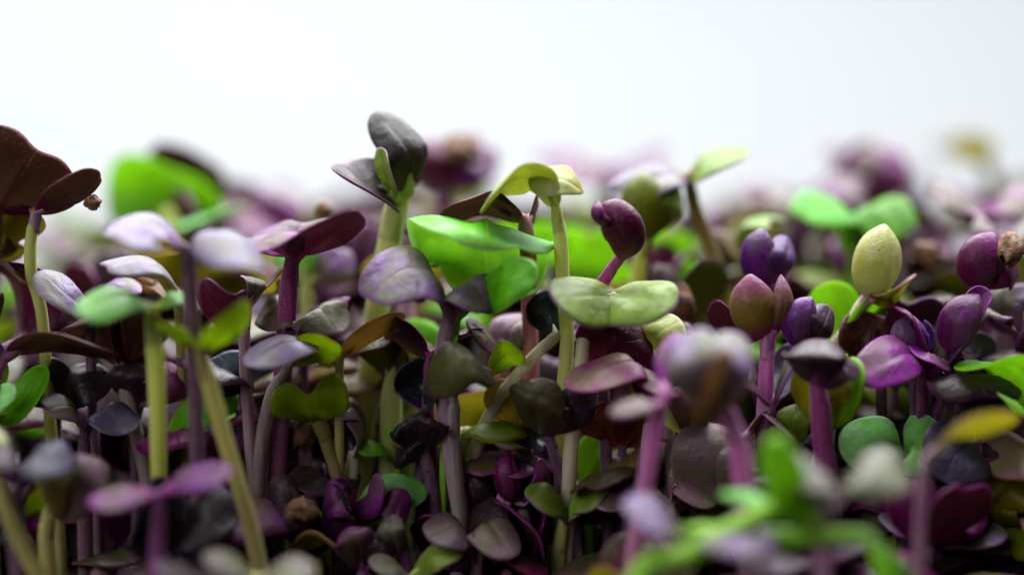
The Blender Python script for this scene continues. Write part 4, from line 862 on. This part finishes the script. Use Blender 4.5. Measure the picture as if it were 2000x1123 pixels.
# ------------------------------------------------------------------ seed coats stuck to the leaves
def husk_material():
    N = NT('seed coat')
    tc = N.n('ShaderNodeTexCoord').outputs['Object']
    c = N.mix(N.ramp(N.noise(tc, 900.0, 4.0), 0.35, 0.68), lin((124, 82, 52)), lin((66, 44, 32)))
    p = N.n('ShaderNodeBsdfPrincipled'); N.l(c, p.inputs['Base Color']); p.inputs['Roughness'].default_value = 0.7
    bmp = N.n('ShaderNodeBump'); bmp.inputs['Distance'].default_value = 0.0003
    N.l(N.noise(tc, 2200.0, 4.0), bmp.inputs['Height']); N.l(bmp.outputs[0], p.inputs['Normal'])
    N.l(p.outputs[0], N.out.inputs[0]); return N.m
HUSK = husk_material()
def husk(label, px, py, d, size, stretch=(1, 0.8, 0.8), seed=0):
    """A cracked, crumpled seed coat: an open lumpy shell with thickness."""
    d = depth(d); rng = np.random.RandomState(seed+40); r = size*mpp(d)/2
    nu, nv = 22, 14; ph = rng.uniform(0, 6.28, 8); V = []; F = []
    def rad(a, b):
        return 1+0.10*math.sin(3*a+ph[0]+2*b)+0.08*math.sin(5*b+ph[1]-2*a)+0.06*math.sin(8*a+ph[2])-0.16*math.exp(-((a-ph[3])/0.5)**2)
    for sh, k in ((0, 1.0), (1, 0.86)):
        for j in range(nv+1):
            bmax = math.pi*(0.80)
            for i in range(nu):
                a = 2*math.pi*i/nu; b = 0.02+(bmax+0.22*math.sin(4*a+ph[4])+0.12*math.sin(9*a+ph[5]))*j/nv
                q = r*k*rad(a, b)
                V.append((q*math.sin(b)*math.cos(a)*stretch[0], q*math.sin(b)*math.sin(a)*stretch[1], q*math.cos(b)*stretch[2]))
    m = (nv+1)*nu
    for j in range(nv):
        for i in range(nu):
            k = (i+1) % nu
            F.append((j*nu+i, (j+1)*nu+i, (j+1)*nu+k, j*nu+k)); F.append((m+j*nu+i, m+j*nu+k, m+(j+1)*nu+k, m+(j+1)*nu+i))
    for i in range(nu):
        k = (i+1) % nu; F.append((nv*nu+i, m+nv*nu+i, m+nv*nu+k, nv*nu+k))
    F.append(tuple(range(nu-1, -1, -1))); F.append(tuple(m+i for i in range(nu)))
    o = mesh_obj('seed_husk', V, F, HUSK, None); o.location = tuple(at(px, py, d)); o.rotation_euler = tuple(rng.uniform(-0.7, 0.7, 3))
    o['label'] = label; o['category'] = 'seed husk'; o['group'] = 'brown seed coats caught on leaves'
husk('orange-brown seed husk stuck under the small cupped maroon leaf', 182, 396, 0, 36, seed=1)
husk('blurred brown seed husk capping the far maroon head', 900, 292, 40, 78, (1.1, 0.9, 0.7), 2)
husk('orange-brown seed husk on the plum bud by the frame edge', 1972, 488, 6, 66, (0.8, 0.8, 1.1), 3)
husk('reddish seed husk beneath the lime-olive notched heart leaf', 592, 852, 3, 62, (0.8, 0.8, 1), 4)
husk('brown seed husk on the dark bud at lower centre left', 590, 998, -14, 66, (1, .8, .8), 5)
husk('pale tan crumpled seed husk under the maroon leaf at left', 150, 750, 6, 44, (0.9, 0.8, 1), 6)
husk('small tan seed husk held by dark purple head behind yellow-green stem', 268, 738, 6, 36, (0.9, 0.8, 1), 7)
husk('blurred orange seed husk between olive bud and green leaves', 1332, 592, 14, 62, (0.8, 0.8, 1.2), 8)
husk('blurred brown seed husk right of the lime bud', 1815, 500, 24, 62, (1.2, 0.8, 0.7), 9)
husk('small brown seed husk above the plum umbrella leaf', 633, 415, 26, 42, (0.9, 0.8, 1.1), 10)

# ------------------------------------------------------------------ the crowd: seedlings low between the others
SKY = [(-300, 470), (0, 520), (60, 600), (190, 600), (230, 455), (300, 420), (480, 400), (620, 390), (700, 390), (760, 375), (900, 390), (1000, 440), (1200, 425), (1300, 440), (1380, 470), (1440, 385), (1540, 375), (1590, 470), (1680, 380), (1780, 385), (1830, 425), (1890, 385), (2000, 375), (2300, 375)]
def project(p):
    v = np.asarray(p)-np.array((0, 0, CAM_Z)); dz = v[1]*CP - v[2]*SP
    return 1000+FPX*v[0]/dz, 561.5-FPX*(v[1]*SP+v[2]*CP)/dz
def filler(rng, x, y, h, pals, spal, label, group, res=10, sink=None):
    lean = rng.uniform(-0.16, 0.16, 2)
    top = np.array((x+lean[0]*h, y+lean[1]*h, h))
    mid = np.array((x+lean[0]*h*0.4+rng.uniform(-1, 1)*0.0012, y+lean[1]*h*0.4, h*0.5))
    r = rng.uniform(0.0007, 0.0011)
    az = rng.uniform(0, 6.28); kind = rng.rand(); lv = []
    for k in range(2):
        a = az+math.pi*k+rng.uniform(-0.5, 0.5); ln = rng.uniform(0.0075, 0.0125); el = (rng.uniform(-0.35, 0.35) if kind < 0.7 else rng.uniform(0.9, 1.4))
        dv = np.array((math.cos(a)*math.cos(el), math.sin(a)*math.cos(el), math.sin(el)))
        p0 = top; p2 = top+dv*ln; p1 = (p0+p2)/2+np.array((0, 0, ln*rng.uniform(0.05, 0.28)))
        up = np.array((0, 0, 1.0)) if kind < 0.7 else np.array((-math.cos(a), -math.sin(a), 0.2))
        lv.append(dict(pts=[p0, p1, p2], w=rng.uniform(0.009, 0.0145), n=tuple(up+rng.uniform(-0.35, 0.35, 3)), pal=pals[rng.randint(len(pals))],
                       cup=rng.uniform(-45, 5), notch=rng.uniform(0, 0.2), taper=0.8, th=0.0006))
    if sink is not None:
        sink.append((top, mid, np.array((x, y, -0.001)), r, lv)); return
    seedling(label, [top, mid, np.array((x, y, -0.001))], [r, r*1.05, r*1.15], spal, lv, group, res=res, sides=8)


MIX = [(('dark', 'maroon', 'purple', 'wine'), ('dark', 'purple', 'mauve'), 'dark purple'), (('maroon', 'darkolive', 'dark', 'olive'), ('greyp', 'mauve', 'dark'), 'maroon and olive'),
       (('mauve', 'taupe', 'purple', 'lilac'), ('greyp', 'mauve', 'cream'), 'dusty mauve'), (('olive', 'sage', 'ogreen', 'vivid'), ('ygreen', 'cream'), 'green')]
def height_for(x, y, rng):
    """How tall a seedling may stand there and stay below the plants in view."""
    d = (y-FOCUS_Y)*1000
    lo, hi = 0.0, 0.075
    for _ in range(14):
        h = (lo+hi)/2; px, py = project((x, y, h+0.004))
        lim = np.interp(px, [s[0] for s in SKY], [s[1] for s in SKY])
        lim += np.interp(d, [-60, -25, -12, -4, 4, 12, 30, 60], [700, 640, 590, 470, 320, 200, 90, 25])
        if 400 < px < 1200 and d < 9: lim = max(lim, 1050 if d > -9 else 1150)
        if py < lim: hi = h
        else: lo = h
    return lo
LANDMARKS = [(40, 'the brown corner leaf'), (180, 'the silvery folded leaf'), (260, 'the mint-topped stem'), (350, 'the lavender umbrella'), (440, 'the slanting tan-green stem'), (580, 'the plum umbrella leaf'),
             (665, 'the brown-olive paddle leaf'), (755, 'the tall pale stem'), (840, 'the lavender saddle leaf'), (945, 'the green folded leaf'), (1030, 'the rosy stem'), (1105, 'the hooked leaf'),
             (1200, 'the sage heart leaf'), (1290, 'the leaning mauve stem'), (1380, 'the big violet leaf'), (1490, 'the olive egg bud'), (1600, 'the dark mushroom cap'), (1700, 'the lime bud'),
             (1770, 'the violet saddle leaf'), (1870, 'the rolled bud'), (1970, 'the plum husk bud')]
RANK = ['tallest'] + [w + ' tallest' for w in 'second third fourth fifth sixth seventh eighth ninth tenth eleventh twelfth thirteenth fourteenth'.split()] + ['lowest']
def fill():
    jobs = []
    rng = np.random.RandomState(11); placed = []; wts = [0.34, 0.28, 0.20, 0.18]
    tries = n = 0; mass = []
    while tries < 16000 and len(placed) < 900:
        tries += 1
        y = rng.uniform(0.226, 0.392); half = y*0.275+0.010
        x = rng.uniform(-half, half); d = (y-FOCUS_Y)*1000
        if any((x-a)**2+(y-b)**2 < 0.0036**2 for a, b in placed): continue
        h = height_for(x, y, rng)*(rng.uniform(0.88, 1.0) if d > 40 else rng.uniform(0.70, 1.0))
        if h < 0.016: continue
        if project((x, y, h+0.006))[1] > 1230: continue
        placed.append((x, y))
        m = MIX[rng.choice(4, p=[0.42, 0.24, 0.14, 0.20])] if d > 42 else MIX[rng.choice(4, p=wts)] if d > -3 else MIX[rng.choice(2)]
        px, py = project((x, y, h))
        mark = min(LANDMARKS, key=lambda q: abs(q[0]-px))[1]
        zone = 'behind' if d > 8 else ('below' if d > -10 else 'low in front of')
        low = h < height_for(x, y, rng)*0.80
        if n < 185 and not (low and len(placed) > 60):
            jobs.append((py, x, y, h, m, zone, mark, d))
            n += 1
        else: filler(rng, x, y, h, m[0], m[1][0], '', '', sink=mass)
    kinds = {}
    for q in sorted(jobs, key=lambda q: q[0]): kinds.setdefault((q[4][2], q[5], q[6]), []).append(q)
    for (kind, zone, mark), qs in kinds.items():
        for k, (py, x, y, h, m, _z, _m, d) in enumerate(qs):
            lab = (f'{kind} radish seedling crowded {zone} {mark}' if len(qs) == 1 else f'{RANK[min(k, 14)]} {kind} seedling crowded {zone} {mark}')
            filler(rng, x, y, h, m[0], m[1][rng.randint(len(m[1]))], lab, 'radish seedlings crowded between the others', res=9 if abs(d) > 20 else 12)
    # the rest of the bed, too deep in the crowd to tell apart: one mass
    V, F, A, MI = [], [], dict(u=[], v=[], side=[], rim=[]), []
    mats = []; nv = 0
    def put(v, f, at_, mat):
        nonlocal nv
        if mat not in mats: mats.append(mat)
        V.append(np.asarray(v)); F.extend([tuple(i+nv for i in q) for q in f]); MI.extend([mats.index(mat)]*len(f))
        for k in A: A[k].append(np.asarray(at_.get(k, np.zeros(len(v)))))
        nv += len(v)
    for i, (top, mid, base, r, lv) in enumerate(mass):
        v, f, t, C = tube_mesh([top, mid, base], [r, r*1.05, r*1.15], sides=7, n=8, seed=i)
        put(v, f, dict(u=1-t), STEM[('dark', 'mauve', 'greyp')[i % 3]])
        for q, l in enumerate(lv):
            l = dict(l); pts, w, nh, pal = l.pop('pts'), l.pop('w'), l.pop('n'), l.pop('pal')
            v, f, a_, M = leaf_mesh(pts, w, nh, seed=i*3+q, res=8, **l); put(v, f, a_, LEAF[pal])
    o = mesh_obj('seedling_undergrowth', np.vstack(V), F, mats[0], None, {k: np.concatenate(a) for k, a in A.items()})
    for m_ in mats[1:]: o.data.materials.append(m_)
    o.data.polygons.foreach_set('material_index', MI)
    o['kind'] = 'stuff'; o['label'] = 'dense dark purple and green undergrowth of seedlings between the stems'; o['category'] = 'seedlings'
    print('FILL', n, len(mass))
fill()
